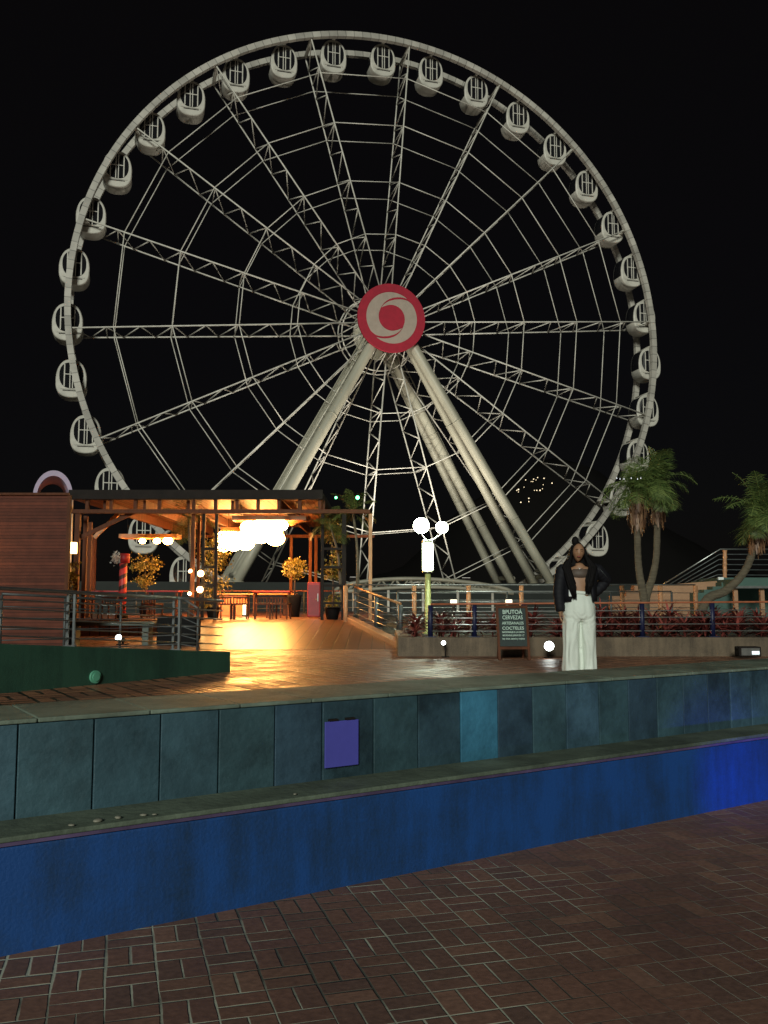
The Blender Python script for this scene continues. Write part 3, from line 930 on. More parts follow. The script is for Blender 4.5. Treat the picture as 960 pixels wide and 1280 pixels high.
# stair railing
sr = thing('stair_railing', 'thin steel stair railing climbing to a tan ringed post', 'railing', at(828, 731, SY + .1)); o0 = Vector(sr.location)
for k in range(6):
    d_ = k * 8.2; a0 = at(828 + k * 9.5, 731 - k * .9, SY + .1) - o0; a1 = at(900 - k * .6, 686.5 + d_ * .78, SY + .1) - o0; a2 = at(1000, 686.5 + d_ * .8, SY + .1) - o0
    b = MB(); b.tube([a0, a1, a2], .014 if k else .02, 8); b.build('rail' if k else 'handrail', 'steel_dark' if k else 'steel', sr)
p0 = at(906, 722, SY + .05) - o0; p1 = at(906, 688, SY + .05) - o0
b = MB(); pts = [p0 + (p1 - p0) * (i / 24) for i in range(25)]; b.tube(pts, [.052 if i % 6 else .066 for i in range(25)], 12); b.build('post', 'post_tan', sr)


# ------------------------------------------------------------------ menu board
BY = 13.5
mb_ = thing('menu_board', 'wooden A frame chalkboard menu with white chalk lettering standing on the paving', 'menu board', (at(643, 822, BY).x, BY, UP), R(4))
s_ = BY / F
H_ = at(640, 757, BY).z - UP
b = MB(); W2 = .225
tl = .16   # lean back at the top
b.beam((-W2, 0, 0), (-W2, tl, H_), .035, .03); b.beam((W2, 0, 0), (W2, tl, H_), .035, .03)
b.beam((-W2 + .018, tl * .985, H_ - .02), (W2 - .018, tl * .985, H_ - .02), .03, .04)
b.beam((-W2 + .018, tl * .22, H_ * .22), (W2 - .018, tl * .22, H_ * .22), .03, .04)
b.build('front_frame', 'wood', mb_)
b = MB(); b.beam((-W2 + .06, .42, 0), (-W2 + .06, tl + .035, H_ - .02), .03, .03); b.beam((W2 + .0, .42, 0), (W2 + .0, tl + .035, H_ - .02), .03, .03)
b.beam((-W2 + .08, .345, .2), (W2 - .02, .345, .2), .025, .04); b.build('rear_frame', 'wood', mb_)
b = MB(); b.add([(-W2 + .016, tl * .25 - .004, H_ * .25), (W2 - .016, tl * .25 - .004, H_ * .25), (W2 - .016, tl * .96 - .004, H_ * .955), (-W2 + .016, tl * .96 - .004, H_ * .955),
                 (-W2 + .016, tl * .25 + .012, H_ * .25), (W2 - .016, tl * .25 + .012, H_ * .25), (W2 - .016, tl * .96 + .012, H_ * .955), (-W2 + .016, tl * .96 + .012, H_ * .955)],
                [(0, 1, 2, 3), (7, 6, 5, 4), (0, 4, 5, 1), (3, 2, 6, 7), (0, 3, 7, 4), (1, 5, 6, 2)])
panel = b.build('board', 'chalk', mb_)
lean = math.atan2(tl, H_)


def text_mesh(txt, size, w, loc, rot, parent, name, m, off=0.0):
    cu = bpy.data.curves.new('t', 'FONT'); cu.body = txt; cu.size = size; cu.align_x = 'CENTER'; cu.offset = off; cu.extrude = .0008
    o = bpy.data.objects.new('t', cu); COL.objects.link(o)
    dg = bpy.context.evaluated_depsgraph_get(); me = bpy.data.meshes.new_from_object(o.evaluated_get(dg)); bpy.data.objects.remove(o)
    ww = max(v.co.x for v in me.vertices) - min(v.co.x for v in me.vertices)
    for v in me.vertices: v.co.x *= w / ww
    me.materials.clear(); me.materials.append(MT[m])
    n_ = bpy.data.objects.new(name, me); COL.objects.link(n_); n_.location = loc; n_.rotation_euler = rot; n_.parent = parent
    return n_


for txt, zf, size, wd_, off in [('BPUTO\u00c1', .845, .088, .30, .0012), ('CERVEZAS', .745, .082, .31, .0006), ('ARTESANALES', .65, .06, .33, .0005), ('COCTELES', .555, .066, .33, .0008),
                           ('NACIONALES A LA CARTA', .495, .036, .34, .0008), ('MICHELADAS JARRAS DE 1 LT', .435, .036, .33, .0006), ('hay vinos, sangria y mojitos', .375, .036, .34, .0006)]:
    text_mesh(txt, size, wd_, (0.005, tl * zf - .0065, H_ * zf), (R(90) - lean, 0, 0), panel, 'chalk_text', 'chalkpen', off)

# ------------------------------------------------------------------ deck ramp and bar
DZ = 1.11; DY = 22.0
fL = onz(257, 812, UP); fR = onz(508, 812, UP); bL = at(240, 775, DY); bR = at(432, 775, DY)
DZ = bR.z
b = MB(); th = .25
tp = [Vector((fL.x - .1, fL.y, UP + .004)), Vector((fR.x, fR.y, UP + .004)), Vector((bR.x, DY, DZ)), Vector((bL.x, DY, DZ))]
b.add(tp + [p - Vector((0, 0, .35)) for p in tp], [(0, 1, 2, 3), (0, 4, 5, 1), (1, 5, 6, 2), (3, 7, 4, 0)])
tag(b.build('timber_ramp', 'deck'), kind='structure')
dL = at(84, 775, DY).x; dR = at(470, 775, DY).x
b = MB(); b.box((dL, DY + .002, UP - .3), (dR, 36, DZ)); tag(b.build('bar_deck', 'deck'), kind='structure')
# edge kerb along the ramp + railing
rk = []
for px, by, ty, Y in ((497, 796, 755, 18.2), (467, 784, 744, 19.8), (441, 773, 734, 21.6)):
    p = at(px, by, Y); rk.append((p, at(px, ty, Y).z - p.z))
ks = thing('ramp_kerb', 'pale kerb along the right side of the timber ramp', 'kerb', fR)
b = MB(); o0 = fR
e0 = fR + Vector((-.05, .1, 0)); e1 = Vector((bR.x + .05, DY - .05, DZ))
b.beam(e0 - o0 + Vector((0, 0, .02)), e1 - o0 + Vector((0, 0, .02)), .2, .18); bevel(b.build('kerb_body', 'tan', ks), .015)
railing('entrance_railing', 'sloping railing with grey posts on the right of the timber ramp', [Vector((p.x + .06, p.y, p.z - .02)) for p, h in rk], [h for p, h in rk], 0, 4, 'steel_dark', 'steel', 'wood_l', tr=.025, rr=.01, pw=.10)
# black boxes and grey slab left of the ramp
bx = thing('black_case', 'black flight case standing beside the deck behind the ramp railing', 'case', at(220, 795, 17.5)); bx.location.z = UP
b = MB(); b.box((-.38, 0, 0), (.38, .5, .55)); bevel(b.build('case_body', 'blackbox', bx), .02)
b = MB(); b.box((-.39, -.012, .36), (.39, .51, .375)); b.build('trim', 'steel_dark', bx)
b = MB(); b.box((-.08, -.02, .2), (.08, -.002, .24)); b.build('handle', 'steel_dark', bx)
ls = thing('low_bench', 'long low grey concrete bench in front of the deck', 'bench', (at(132, 790, 17.6).x, 17.6, UP))
b = MB(); b.box((-.9, 0, .38), (.95, .45, .46)); bevel(b.build('seat', 'terr', ls), .012)
for s_ in (-.75, .7): b = MB(); b.box((s_, .06, 0), (s_ + .12, .4, .378)); b.build('leg', 'terr', ls)

# pergola
pg = thing('pergola', 'timber pergola roof over the lit bar deck', 'pergola', (0, DY, DZ))


def P3(px, py, Y=DY):
    p = at(px, py, Y); return Vector((p.x, Y - DY, p.z - DZ))


zF = P3(300, 613).z; zF2 = P3(300, 625).z; zB = P3(300, 637).z; zB2 = P3(300, 642).z
xA = P3(88, 620).x; xB = P3(463, 620).x
BK = 9.0
b = MB(); b.box((xA, -.15, zF2), (P3(404, 620).x, -.02, zF)); bevel(b.build('fascia', 'black', pg), .01)
b = MB(); b.box((xA, 0, zF2 + .03), (P3(404, 620).x - .02, BK, zF - .02)); b.build('roof', plank_mat('roof_boards', (.26, .12, .05), .14, 0, .6, .1), pg)
b = MB(); b.box((xA, -.08, zB2), (xB, .06, zB)); bevel(b.build('front_beam', 'wood', pg), .008)
b = MB(); b.box((xA, BK - .1, zB2), (xB, BK, zB)); b.build('rear_beam', 'wood', pg)
for px in (110, 140, 170, 200, 243, 270, 297, 323, 349, 375, 400):
    x_ = P3(px, 620).x; b = MB(); b.box((x_ - .04, -.06, zB + .002), (x_ + .04, .04, zF2 - .002)); b.build('strut', 'wood', pg)
for px in (130, 180, 235, 290, 350, 404):
    x_ = P3(px, 620).x; b = MB(); b.box((x_ - .035, .08, zB + .005), (x_ + .035, BK - .12, zF2 - .002)); b.build('rafter', 'wood', pg)


def post(px, Y, w_=.09, m='wood', top=None, name='post'):
    p = P3(px, 700, Y); b = MB(); b.box((p.x - w_ / 2, p.y - w_ / 2, 0), (p.x + w_ / 2, p.y + w_ / 2, top or zB2 - .003)); return bevel(b.build(name, m, pg), .006)


post(96, DY, .12); post(106, DY + .6, .1); post(112, DY + 2.5, .1); post(241, DY + .1, .09); post(248, DY + .5, .07); post(463, DY, .085, 'wood_l')
for px, Y in ((116, 29.5), (118, 30.4), (388, 28.5), (395, 29.5), (364, 30)): post(px, Y, .1)
# diagonal brace
b = MB(); b.beam(P3(100, 672, DY + .1), P3(168, 640, DY + .1), .07, .1); b.build('brace', 'wood', pg)
b = MB(); b.beam(P3(118, 672, 24), P3(150, 640, 24), .07, .1); b.build('brace', 'wood_l', pg)
# ladder trellises
for xa, xb in ((254, 270), (403, 430)):
    for q in (xa, xb): post(q, DY + .02, .075 if q != 430 else .11, 'black', zB2 - .004)
    for y_ in (686, 709, 732, 754):
        p0 = P3(xa, y_); p1 = P3(xb, y_); b = MB(); b.box((p0.x + .04, -.02, p0.z - .03), (p1.x - .04, .04, p0.z + .03)); b.build('rung', 'black', pg)


# lamp trays
def lamp_tray(px, py, Y, bulbs, wpx, label, br=.15, rz=0):
    c = at(px, py, Y); zr = DZ + zF2
    t_ = thing('tray_lamp', label, 'lamp', (c.x, Y, c.z), rz, 'tray lamps under the pergola roof')
    hw_ = wpx * Y / F / 2
    b = MB(); b.box((-hw_, -.3, .06), (hw_, .3, .09)); b.box((-hw_, -.3, -.03), (hw_, -.27, .058)); b.box((-hw_, .27, -.03), (hw_, .3, .058)); b.box((-hw_, -.268, -.03), (-hw_ + .03, .268, .058)); b.box((hw_ - .03, -.268, -.03), (hw_, .268, .058))
    b.build('tray', 'wood_l', t_)
    b = MB()
    for s_ in (-.8, .8): b.tube([(hw_ * s_, 0, .09), (hw_ * s_, 0, max(.12, zr - c.z))], .008, 6)
    b.build('hanger', 'black', t_)
    for bx_ in bulbs:
        x_ = bx_ * hw_
        k_ = random.uniform(.72, 1.15); b = MB(); b.sphere((x_, random.uniform(-.1, .1), -.1 - (.12 * random.random() if br > .2 else 0)), br * k_, 24, 14, sc_=(1.1, 1, .85)); b.build('bulb', 'bulb_warm', t_)
        b = MB(); b.tube([(x_, 0, .058), (x_, 0, .02)], .05, 10); b.build('socket', 'black', t_)
    return t_


lamp_tray(338, 650, 23.2, (-.6, -.3, 0, .28), 92, 'widest tray lamp with blazing bulbs nearest the entrance', .25)
lamp_tray(316, 664, 25.6, (-.8, -.3, .25, .75), 76, 'blazing tray lamp in the middle of the lamp cluster', .27)
lamp_tray(300, 675, 28.0, (-.85, -.3, .3), 50, 'lowest and farthest tray lamp of the blazing cluster', .25)
lamp_tray(188, 672, 27.0, (-.3, .22, .62), 72, 'separate tray lamp with three bulbs left of the trellis', .12)
# pale uplit panel to the right of the cluster
b = MB(); b.add([P3(357, 652, 24), P3(388, 646, 24), P3(388, 649, 23), P3(364, 658, 23)], [(0, 1, 2, 3)]); b.add([P3(357, 650.5, 24), P3(388, 644.5, 24), P3(388, 647.5, 23), P3(364, 656.5, 23)], [(0, 1, 2, 3)]); b.build('soffit_panel', 'wood_l', pg)


# small globe lamps on the trellis post
for (px, py, lb) in ((252, 717, 'round warm wall globe, largest on the left trellis post'), (251, 737, 'lower warm wall globe on the left trellis post'), (239, 714, 'tiny warm globe left of the trellis globes'), (238, 742, 'tiny low warm globe nearest the ramp railing')):
    p = at(px, py, DY + .05); r_ = .075 if px > 245 else .04
    t_ = thing('globe_lamp', lb, 'lamp', p)
    b = MB(); b.sphere((0, -.1, 0), r_, 14, 10); b.build('globe', 'bulb_small', t_)
    b = MB(); b.tube([(0, -.1, r_ + .005), (0, -.1, r_ + .04), (0, .02, r_ + .04)], .012, 8); b.build('bracket', 'black', t_)


# leaf clumps
def leaves(m_, n, fn, size, rn):
    for i in range(n):
        c = Vector(fn(rn)); a = rn.uniform(0, 2 * PI); e_ = rn.uniform(-1.2, 1.2)
        d = Vector((math.cos(a) * math.cos(e_), math.sin(a) * math.cos(e_), math.sin(e_))); sd_ = d.cross(Vector((rn.uniform(-1, 1), rn.uniform(-1, 1), rn.uniform(-1, 1)))).normalized()
        L = size * rn.uniform(.6, 1.3); W = L * .32
        m_.add([c, c + d * L * .45 + sd_ * W, c + d * L, c + d * L * .45 - sd_ * W], [(0, 1, 2, 3)])


def clump_plant(name, label, px, ytop, ybot, Y, wtop, wbot, n, seed, cat='plant', size=.075, floor=None):
    top = at(px, ytop, Y); bot = at(px, ybot, Y); rn = random.Random(seed)
    fz = DZ if floor is None else floor
    t_ = thing(name, label, cat, (top.x, Y, fz))
    Ht = top.z - fz; Hb = bot.z - fz
    lob = [(rn.random(), rn.uniform(-1, 1), rn.uniform(-1, 1), rn.uniform(.3, .6)) for _ in range(9)]

    def fn(rn):
        h, x_, y_, r_ = rn.choice(lob); z_ = Hb + (Ht - Hb) * min(1, max(0, h + rn.gauss(0, .07))); w_ = (wbot + (wtop - wbot) * (z_ - Hb) / (Ht - Hb)) / 2
        return (w_ * (x_ * .6 + rn.gauss(0, .35)), w_ * (y_ * .6 + rn.gauss(0, .35)), z_)
    m_ = MB(); leaves(m_, n, fn, size, rn); m_.build('foliage', 'vine', t_)
    m_ = MB(); m_.tube([(0, 0, .0), (.03, 0, Hb * .6), (-.02, .01, (Hb + Ht) / 2), (0, 0, Ht - .05)], [.03, .022, .018, .01], 7); m_.build('stem', 'stem', t_)
    return t_


def pot(parent, r_, h_, m='blackbox'):
    m_ = MB(); m_.tube([(0, 0, 0), (0, 0, h_ * .9), (0, 0, h_), ], [r_ * .7, r_, r_ * 1.06], 18); m_.build('pot', m, parent)


q = clump_plant('climbing_vine', 'yellow lit leafy shrub tapering downward under the left tray lamp', 183, 690, 742, 26, 1.0, .3, 900, 3); pot(q, .18, .3)
q = clump_plant('climbing_vine', 'dense yellow green climber behind the left trellis beside the big lamps', 268, 668, 758, 23.2, .8, .7, 1300, 5); pot(q, .18, .3)
q = clump_plant('climbing_vine', 'green climber growing inside the right ladder trellis', 416, 650, 722, 22.5, .5, .55, 1000, 6); pot(q, .2, .3)
q = clump_plant('leafy_shrub', 'low leafy shrub at the foot of the right ladder trellis', 416, 742, 757, 22.8, .5, .5, 260, 8, 'shrub'); pot(q, .18, .22)
q = clump_plant('leafy_shrub', 'lit greenery beside the red kiosk wall near the left posts', 88, 705, 738, 20.0, .3, .3, 350, 11, 'shrub'); pot(q, .15, .3)
# topiary ball
tt_ = thing('topiary_tree', 'round topped little tree in a tall dark pot on the deck', 'tree', (at(368, 760, 25.5).x, 25.5, DZ)); pot(tt_, .2, .62)
rn = random.Random(4); cz = at(368, 711, 25.5).z - DZ
m_ = MB(); leaves(m_, 800, lambda r: (lambda v: (v.x * .36, v.y * .36, cz + v.z * .3))(Vector((r.gauss(0, 1), r.gauss(0, 1), r.gauss(0, 1))).normalized() * r.uniform(.55, 1.05)), .075, rn); m_.build('crown', 'vine', tt_)
m_ = MB(); m_.tube([(0, 0, .5), (.01, 0, cz * .8), (0, 0, cz)], [.025, .02, .015], 8); m_.build('trunk', 'stem', tt_)
# bar palms
pb_ = at(236, 770, 22.6); pb_.z = DZ
palm('potted_palm', 'arching palm under the pergola left of the trellis', pb_, [[pb_, at(240, 720, 22.6), at(238, 690, 22.6), at(236, 648, 22.6)]], 'palm_w', 15, .85, .3, False, 21, r0=.05, r1=.035)
pb_ = at(446, 770, 22.3); pb_.z = DZ
palm('potted_palm', 'palm with green lamps in its crown at the right corner of the pergola', pb_, [[pb_, at(447, 720, 22.3), at(446, 680, 22.3), at(441, 640, 22.3)], [pb_ + Vector((-.3, -.1, 0)), at(425, 720, 22.2), at(422, 690, 22.2), at(412, 655, 22.2)]], 'palm_w', 14, .72, .27, False, 25, r0=.05, r1=.03)
for px, py, r_ in ((447, 622, .045), (420, 622, .03)):
    t_ = thing('green_lamp', 'small green lamp in the palm crown, %s one' % ('right larger' if px > 430 else 'left smaller'), 'lamp', at(px, py, 21.5))
    b = MB(); b.sphere((0, 0, 0), r_, 12, 8); b.build('bulb', 'green_led', t_)
    b = MB(); b.tube([(0, 0, r_), (0, 0, r_ + .06)], .015, 8); b.tube([(0, 0, r_ + .05), (-.1, .3, r_ + .06)], .006, 6); b.build('socket', 'black', t_)

# bar furniture
ct = thing('bar_counter', 'orange bar counter with pale top under the blazing lamps', 'counter', (at(291, 760, 27).x, 27, DZ))
b = MB(); b.box((-.42, 0, 0), (.42, .6, .62)); bevel(b.build('front', 'orange', ct), .01)
b = MB(); b.box((-.5, -.08, .622), (1.9, .7, .67)); bevel(b.build('top', 'wood_l', ct), .01)
b = MB(); b.box((1.5, .05, 0), (1.6, .55, .62)); b.build('leg', 'wood', ct)
cl = thing('column_lamp', 'small glowing white column light on the deck beside the orange counter', 'lamp', (at(306, 768, 26).x, 26, DZ))
b = MB(); b.tube([(0, 0, .05), (0, 0, .36)], .06, 12); b.build('tube', emit('column_glass', (1, .9, .6), 3), cl); b = MB(); b.tube([(0, 0, 0), (0, 0, .049)], .08, 12); b.build('base', 'black', cl)


def table_set(px, Y, w_, label, group=None, mt='redp'):
    t_ = thing('bar_table', label, 'table', (at(px, 765, Y).x, Y, DZ), 0, group)
    b = MB(); b.box((-w_ / 2, -.3, .70), (w_ / 2, .3, .74)); bevel(b.build('tabletop', mt, t_), .006)
    for sx in (-1, 1):
        for sy in (-1, 1):
            b = MB(); x_ = sx * (w_ / 2 - .05); b.box((x_ - .025, sy * .25 - .025, 0), (x_ + .025, sy * .25 + .025, .698)); b.build('leg', 'wood', t_)
    return t_


table_set(340, 26.5, 1.1, 'red topped bar table nearest the counter', 'bar tables'); table_set(125, 25.5, 1.3, 'red topped bar table behind the left ramp railing', 'bar tables'); table_set(205, 25, .9, 'red topped bar table under the left tray lamp', 'bar tables')
ch = thing('bar_chair', 'x', 'chair', (0, 0, 0))
b = MB(); b.box((-.2, -.2, .36), (.2, .2, .4)); b.build('seat', 'wood', ch)
b = MB(); b.box((-.2, -.2, .40), (-.17, -.17, .56)); b.box((.17, -.2, .4), (.2, -.17, .56)); b.box((-.2, -.2, .52), (.2, -.175, .56))
for k in (-.1, -.03, .04, .11): b.box((k - .012, -.195, .4), (k + .012, -.18, .52))
b.build('backrest', 'wood', ch)
for sx in (-1, 1):
    for sy in (-1, 1): b = MB(); b.box((sx * .185 - .015, sy * .185 - .015, 0), (sx * .185 + .015, sy * .185 + .015, .358)); b.build('leg', 'wood', ch)
spots = [(282, 22.7, 'first dark wooden chair right of the left trellis'), (300, 22.8, 'dark wooden chair in front of the orange counter'), (328, 22.7, 'dark wooden chair left of the middle at the deck edge'), (352, 22.8, 'dark wooden chair beside the tall potted tree'),
         (342, 24.3, 'dark wooden chair tucked behind the front row'), (110, 23.2, 'dark wooden chair at the far left of the deck'), (140, 23.3, 'dark wooden chair beside the striped post'), (190, 23.2, 'dark wooden chair below the yellow lit shrub')]
for i, (px, Y, lb) in enumerate(spots):
    o = ch if i == 0 else copy_tree(ch); o.location = (at(px, 770, Y).x, Y, DZ); o.rotation_euler = (0, 0, random.uniform(-.3, .3)); tag(o, lb, 'chair', 'wooden chairs on the deck')
fr = thing('drinks_cabinet', 'bright red drinks cabinet behind the right trellis', 'cabinet', (at(392, 770, 23.5).x, 23.5, DZ))
b = MB(); b.box((-.17, 0, .04), (.17, .35, .95)); bevel(b.build('body', 'redp', fr), .02)
b = MB(); b.box((-.14, -.012, .1), (.14, -.003, .88)); b.build('door', mat('cabinet_door', (.16, .01, .016), .4), fr)
b = MB(); b.box((.1, -.03, .45), (.12, -.014, .65)); b.build('handle', 'steel', fr)
bp_ = thing('striped_post', 'red and dark spiral striped post with a pale tuft at its top', 'post', (at(153, 750, 24).x, 24, DZ))
m, t, pb2 = newmat('spiral_stripes'); tc = t.nodes.new('ShaderNodeTexCoord'); sp = t.nodes.new('ShaderNodeSeparateXYZ'); t.links.new(tc.outputs['Object'], sp.inputs[0])
a = M_(t, 'DIVIDE', M_(t, 'ARCTAN2', sp.outputs[1], sp.outputs[0]), 2 * PI); s2 = M_(t, 'SUBTRACT', M_(t, 'MULTIPLY', sp.outputs[2], 3.6), a); fr_ = M_(t, 'FRACT', s2); g = M_(t, 'LESS_THAN', fr_, .4)
mx = t.nodes.new('ShaderNodeMix'); mx.data_type = 'RGBA'; t.links.new(g, mx.inputs[0]); mx.inputs[6].default_value = (.6, .06, .06, 1); mx.inputs[7].default_value = (.06, .02, .02, 1); t.links.new(mx.outputs[2], pb2.inputs['Base Color'])
ht = at(153, 692, 24).z - DZ
b = MB(); b.tube([(0, 0, .1), (0, 0, ht - .25)], .1, 20); b.build('shaft', m, bp_); b = MB(); b.tube([(.03, 0, ht - .248), (.03, 0, ht)], .13, 16); b.build('head', 'redp', bp_); b = MB(); b.tube([(0, 0, 0), (0, 0, .099)], .16, 20); b.build('base', 'black', bp_)
b = MB(); leaves(b, 160, lambda r: (-.17 + r.gauss(0, .05), -.1 + r.gauss(0, .05), ht - .12 + r.gauss(0, .08)), .07, random.Random(2)); tf = b.build('tuft', 'plastic', bp_); tf['kind'] = 'stuff'
rail2 = []
railing('deck_railing', 'thin steel railing at the back of the bar deck', [Vector((at(px, 760, 31).x, 31, DZ)) for px in (95, 170, 240, 310, 380, 430)], [.75] * 6, 0, 3, 'steel_dark', 'steel_dark', 'rail_red', tr=.02, rr=.008, pw=.05)

# red kiosk at the left
KX = at(82, 700, 16).x
kk = thing('red_kiosk', 'red brown kiosk clad in fine horizontal boards at the left edge', 'kiosk', (KX, 16, UP))
kh = at(60, 616, 16).z - UP
b = MB(); sx_ = KX / 16 * 3.0 * 1.0; kq = [(-6, 0), (0, 0), (sx_ + .07, 3.0), (-7, 3.0)]
b.add([(x_, y_, z_) for z_ in (0, kh - .05) for x_, y_ in kq], [(3, 2, 1, 0), (4, 5, 6, 7), (0, 1, 5, 4), (1, 2, 6, 5), (2, 3, 7, 6), (3, 0, 4, 7)]); b.build('cladding', 'woodred', kk)
b = MB(); kq = [(-6.05, -.04), (.05, -.04), (sx_ + .1, 3.05), (-7, 3.05)]
b.add([(x_, y_, z_) for z_ in (kh - .048, kh) for x_, y_ in kq], [(3, 2, 1, 0), (4, 5, 6, 7), (0, 1, 5, 4), (1, 2, 6, 5), (2, 3, 7, 6), (3, 0, 4, 7)]); bevel(b.build('roof', 'wood', kk), .01)
b = MB(); b.box((.002, -.02, 0), (.06, .06, kh - .05)); b.build('corner_trim', 'wood', kk)
wlm = thing('wall_lamp', 'square warm wall lamp on the side of the red kiosk by the posts', 'lamp', at(91, 685, 19.2))
b = MB(); b.box((-.08, -.05, -.12), (.08, .05, .12)); bevel(b.build('shade', emit('wall_lamp_glass', (1, .6, .2), 8), wlm), .01); b = MB(); b.box((-.32, -.03, -.03), (-.082, .03, .03)); b.build('bracket', 'black', wlm)
wl2 = thing('wall_lamp', 'warm bulkhead lamp at the far left of the red kiosk front', 'lamp', at(-48, 690, 15.6))
b = MB(); b.sphere((0, 0, 0), .09, 14, 8, sc_=(1, .7, 1)); b.build('shade', 'bulb_small', wl2); b = MB(); b.tube([(0, .06, 0), (0, .39, 0)], .05, 12); b.build('bracket', 'black', wl2)
# arch behind the kiosk
aY = 24.0; ac = at(66, 617, aY); ar = thing('barrel_arch', 'pale lavender arched canopy rising behind the red kiosk roof', 'arch', (ac.x, aY, UP))
az_ = ac.z - UP; ro = (88 - 44) / 2 * aY / F * 1.15; ri = ro * .80; dep = Vector((-.55, 1.4, -.05))
b = MB(); n = 24; vs = []
for dd in (Vector((0, 0, 0)), dep):
    for rr_ in (ro, ri):
        for i in range(n + 1):
            a = PI * i / n; vs.append(dd + Vector((rr_ * math.cos(a), 0, az_ - .1 + rr_ * 1.35 * math.sin(a))))
k = n + 1; fs = []; mi_ = []
for i in range(n):
    fs.append((i, i + 1, k + i + 1, k + i)); fs.append((2 * k + i, 3 * k + i, 3 * k + i + 1, 2 * k + i + 1)); fs.append((i, 2 * k + i, 2 * k + i + 1, i + 1)); fs.append((k + i, k + i + 1, 3 * k + i + 1, 3 * k + i))
b.add(vs, fs); b.build('canopy', 'lav', ar)
for sx in (-1, 1):
    for dd in (Vector((0, 0, 0)), dep):
        x_ = sx * (ro + ri) / 2 + dd.x; b = MB(); b.box((x_ - .05, dd.y - .0, 0), (x_ + .05, dd.y + .08, az_ - .12 + dd.z)); b.build('post', 'white2', ar)

# ------------------------------------------------------------------ observation wheel
WR = 26.0; WC = Vector((-.1, 76.4, 23.4 + CAMZ)); YAW = R(15.69); PH = R(5.40); HW = 1.41; HH = 2.0
PLZ = 2.7
wh = thing('observation_wheel', 'giant white observation wheel with a red hub disc standing beyond the bar', 'ferris wheel', (WC.x, WC.y, PLZ), YAW)
H0 = WC.z - PLZ
for s_ in (-1, 1):
    b = MB(); n = 216; rings = []
    for i in range(n):
        a = 2 * PI * i / n; cs, sn = math.cos(a), math.sin(a)
        rings.append([Vector((r_ * cs, s_ * HW + y_, r_ * sn)) for r_, y_ in ((WR - .24, -.2), (WR + .24, -.2), (WR + .24, .2), (WR - .24, .2))])
    rings.append(rings[0]); b.loft(rings, smooth=False, caps=False)
    b.build('rim', 'rim', wh, (0, 0, H0))
# spoke
b = MB(); nb = 18; r0 = 2.5; r1 = WR - .27
for s_ in (-1, 1):
    b.tube([(r0, s_ * HH, 0), (r1, s_ * HW, 0)], .066, 6)
prev = None
for i in range(nb + 1):
    f = i / nb; x_ = r0 + (r1 - r0) * f; wy = HH + (HW - HH) * f
    if i % 4 == 0: b.tube([(x_, -wy, 0), (x_, wy, 0)], .05, 5)
    s_ = 1 if i % 2 else -1
    cur = Vector((x_, s_ * wy, 0))
    if prev is not None: b.tube([prev, cur], .05, 5)
    prev = cur
sp0 = b.build('spoke', 'white2', wh, (0, 0, H0))
for k in range(18):
    o = sp0 if k == 0 else sp0.copy()
    if k: COL.objects.link(o); o.parent = wh
    o.rotation_euler = (0, -(PH + k * 2 * PI / 18), 0)
# tie rings
for fr_ in (.87, .695, .49, .305):
    rr_ = fr_ * WR; wy = HH + (HW - HH) * (rr_ - r0) / (r1 - r0); b = MB()
    for s_ in (-1, 1):
        b = MB()
        pts = [Vector((rr_ * math.cos(PH + k * PI / 9), s_ * wy, rr_ * math.sin(PH + k * PI / 9))) for k in range(18)]
        for k in range(18): b.tube([pts[k], pts[(k + 1) % 18]], .042, 6)
        b.build('tie_ring', 'white2', wh, (0, 0, H0))
# cross beams between the rims at the spoke ends
b = MB(); b.tube([(WR - .3, -HW + .2, 0), (WR - .3, HW - .2, 0)], .16, 8); cb = b.build('cross_beam', 'white', wh, (0, 0, H0))
for k in range(18):
    o = cb if k == 0 else cb.copy()
    if k: COL.objects.link(o); o.parent = wh
    o.rotation_euler = (0, -(PH + k * 2 * PI / 18), 0)
# hub
b = MB(); b.tube([(0, -2.7, 0), (0, 2.7, 0)], 1.05, 32); b.tube([(0, -2.25, 0), (0, -2.0, 0)], 1.9, 36); b.tube([(0, 1.9, 0), (0, 2.15, 0)], 2.2, 36)
b.build('hub', 'leg', wh, (0, 0, H0))
b = MB()
for y_, rr_ in ((2.3, 3.5), (1.7, 3.3)):
    pts = [Vector((rr_ * math.cos(k * PI / 18), y_, rr_ * math.sin(k * PI / 18))) for k in range(37)]; b.tube(pts, .06, 6)
for k in range(18):
    a = PH + k * PI / 9; b.tube([(2.0 * math.cos(a), 1.8, 2.0 * math.sin(a)), (3.5 * math.cos(a), 2.3, 3.5 * math.sin(a))], .05, 5)
b.build('hub_ring', 'white2', wh, (0, 0, H0))
b = MB(); b.tube([(0, -3.9, 0), (0, -3.62, 0)], 2.92, 64); dsc = b.build('hub_disc', 'red', wh, (-.32, 0, H0 - .2))
b = MB(); b.tube([(0, -3.62, 0), (0, -2.7, 0)], .7, 24); b.build('disc_mount', 'leg', wh, (-.2, 0, H0 - .1))
# swirl emblem: two interlocking crescents


def interp(t, tab):
    for (a, u), (c, v) in zip(tab, tab[1:]):
        if t <= c: return u + (v - u) * (t - a) / (c - a)
    return tab[-1][1]


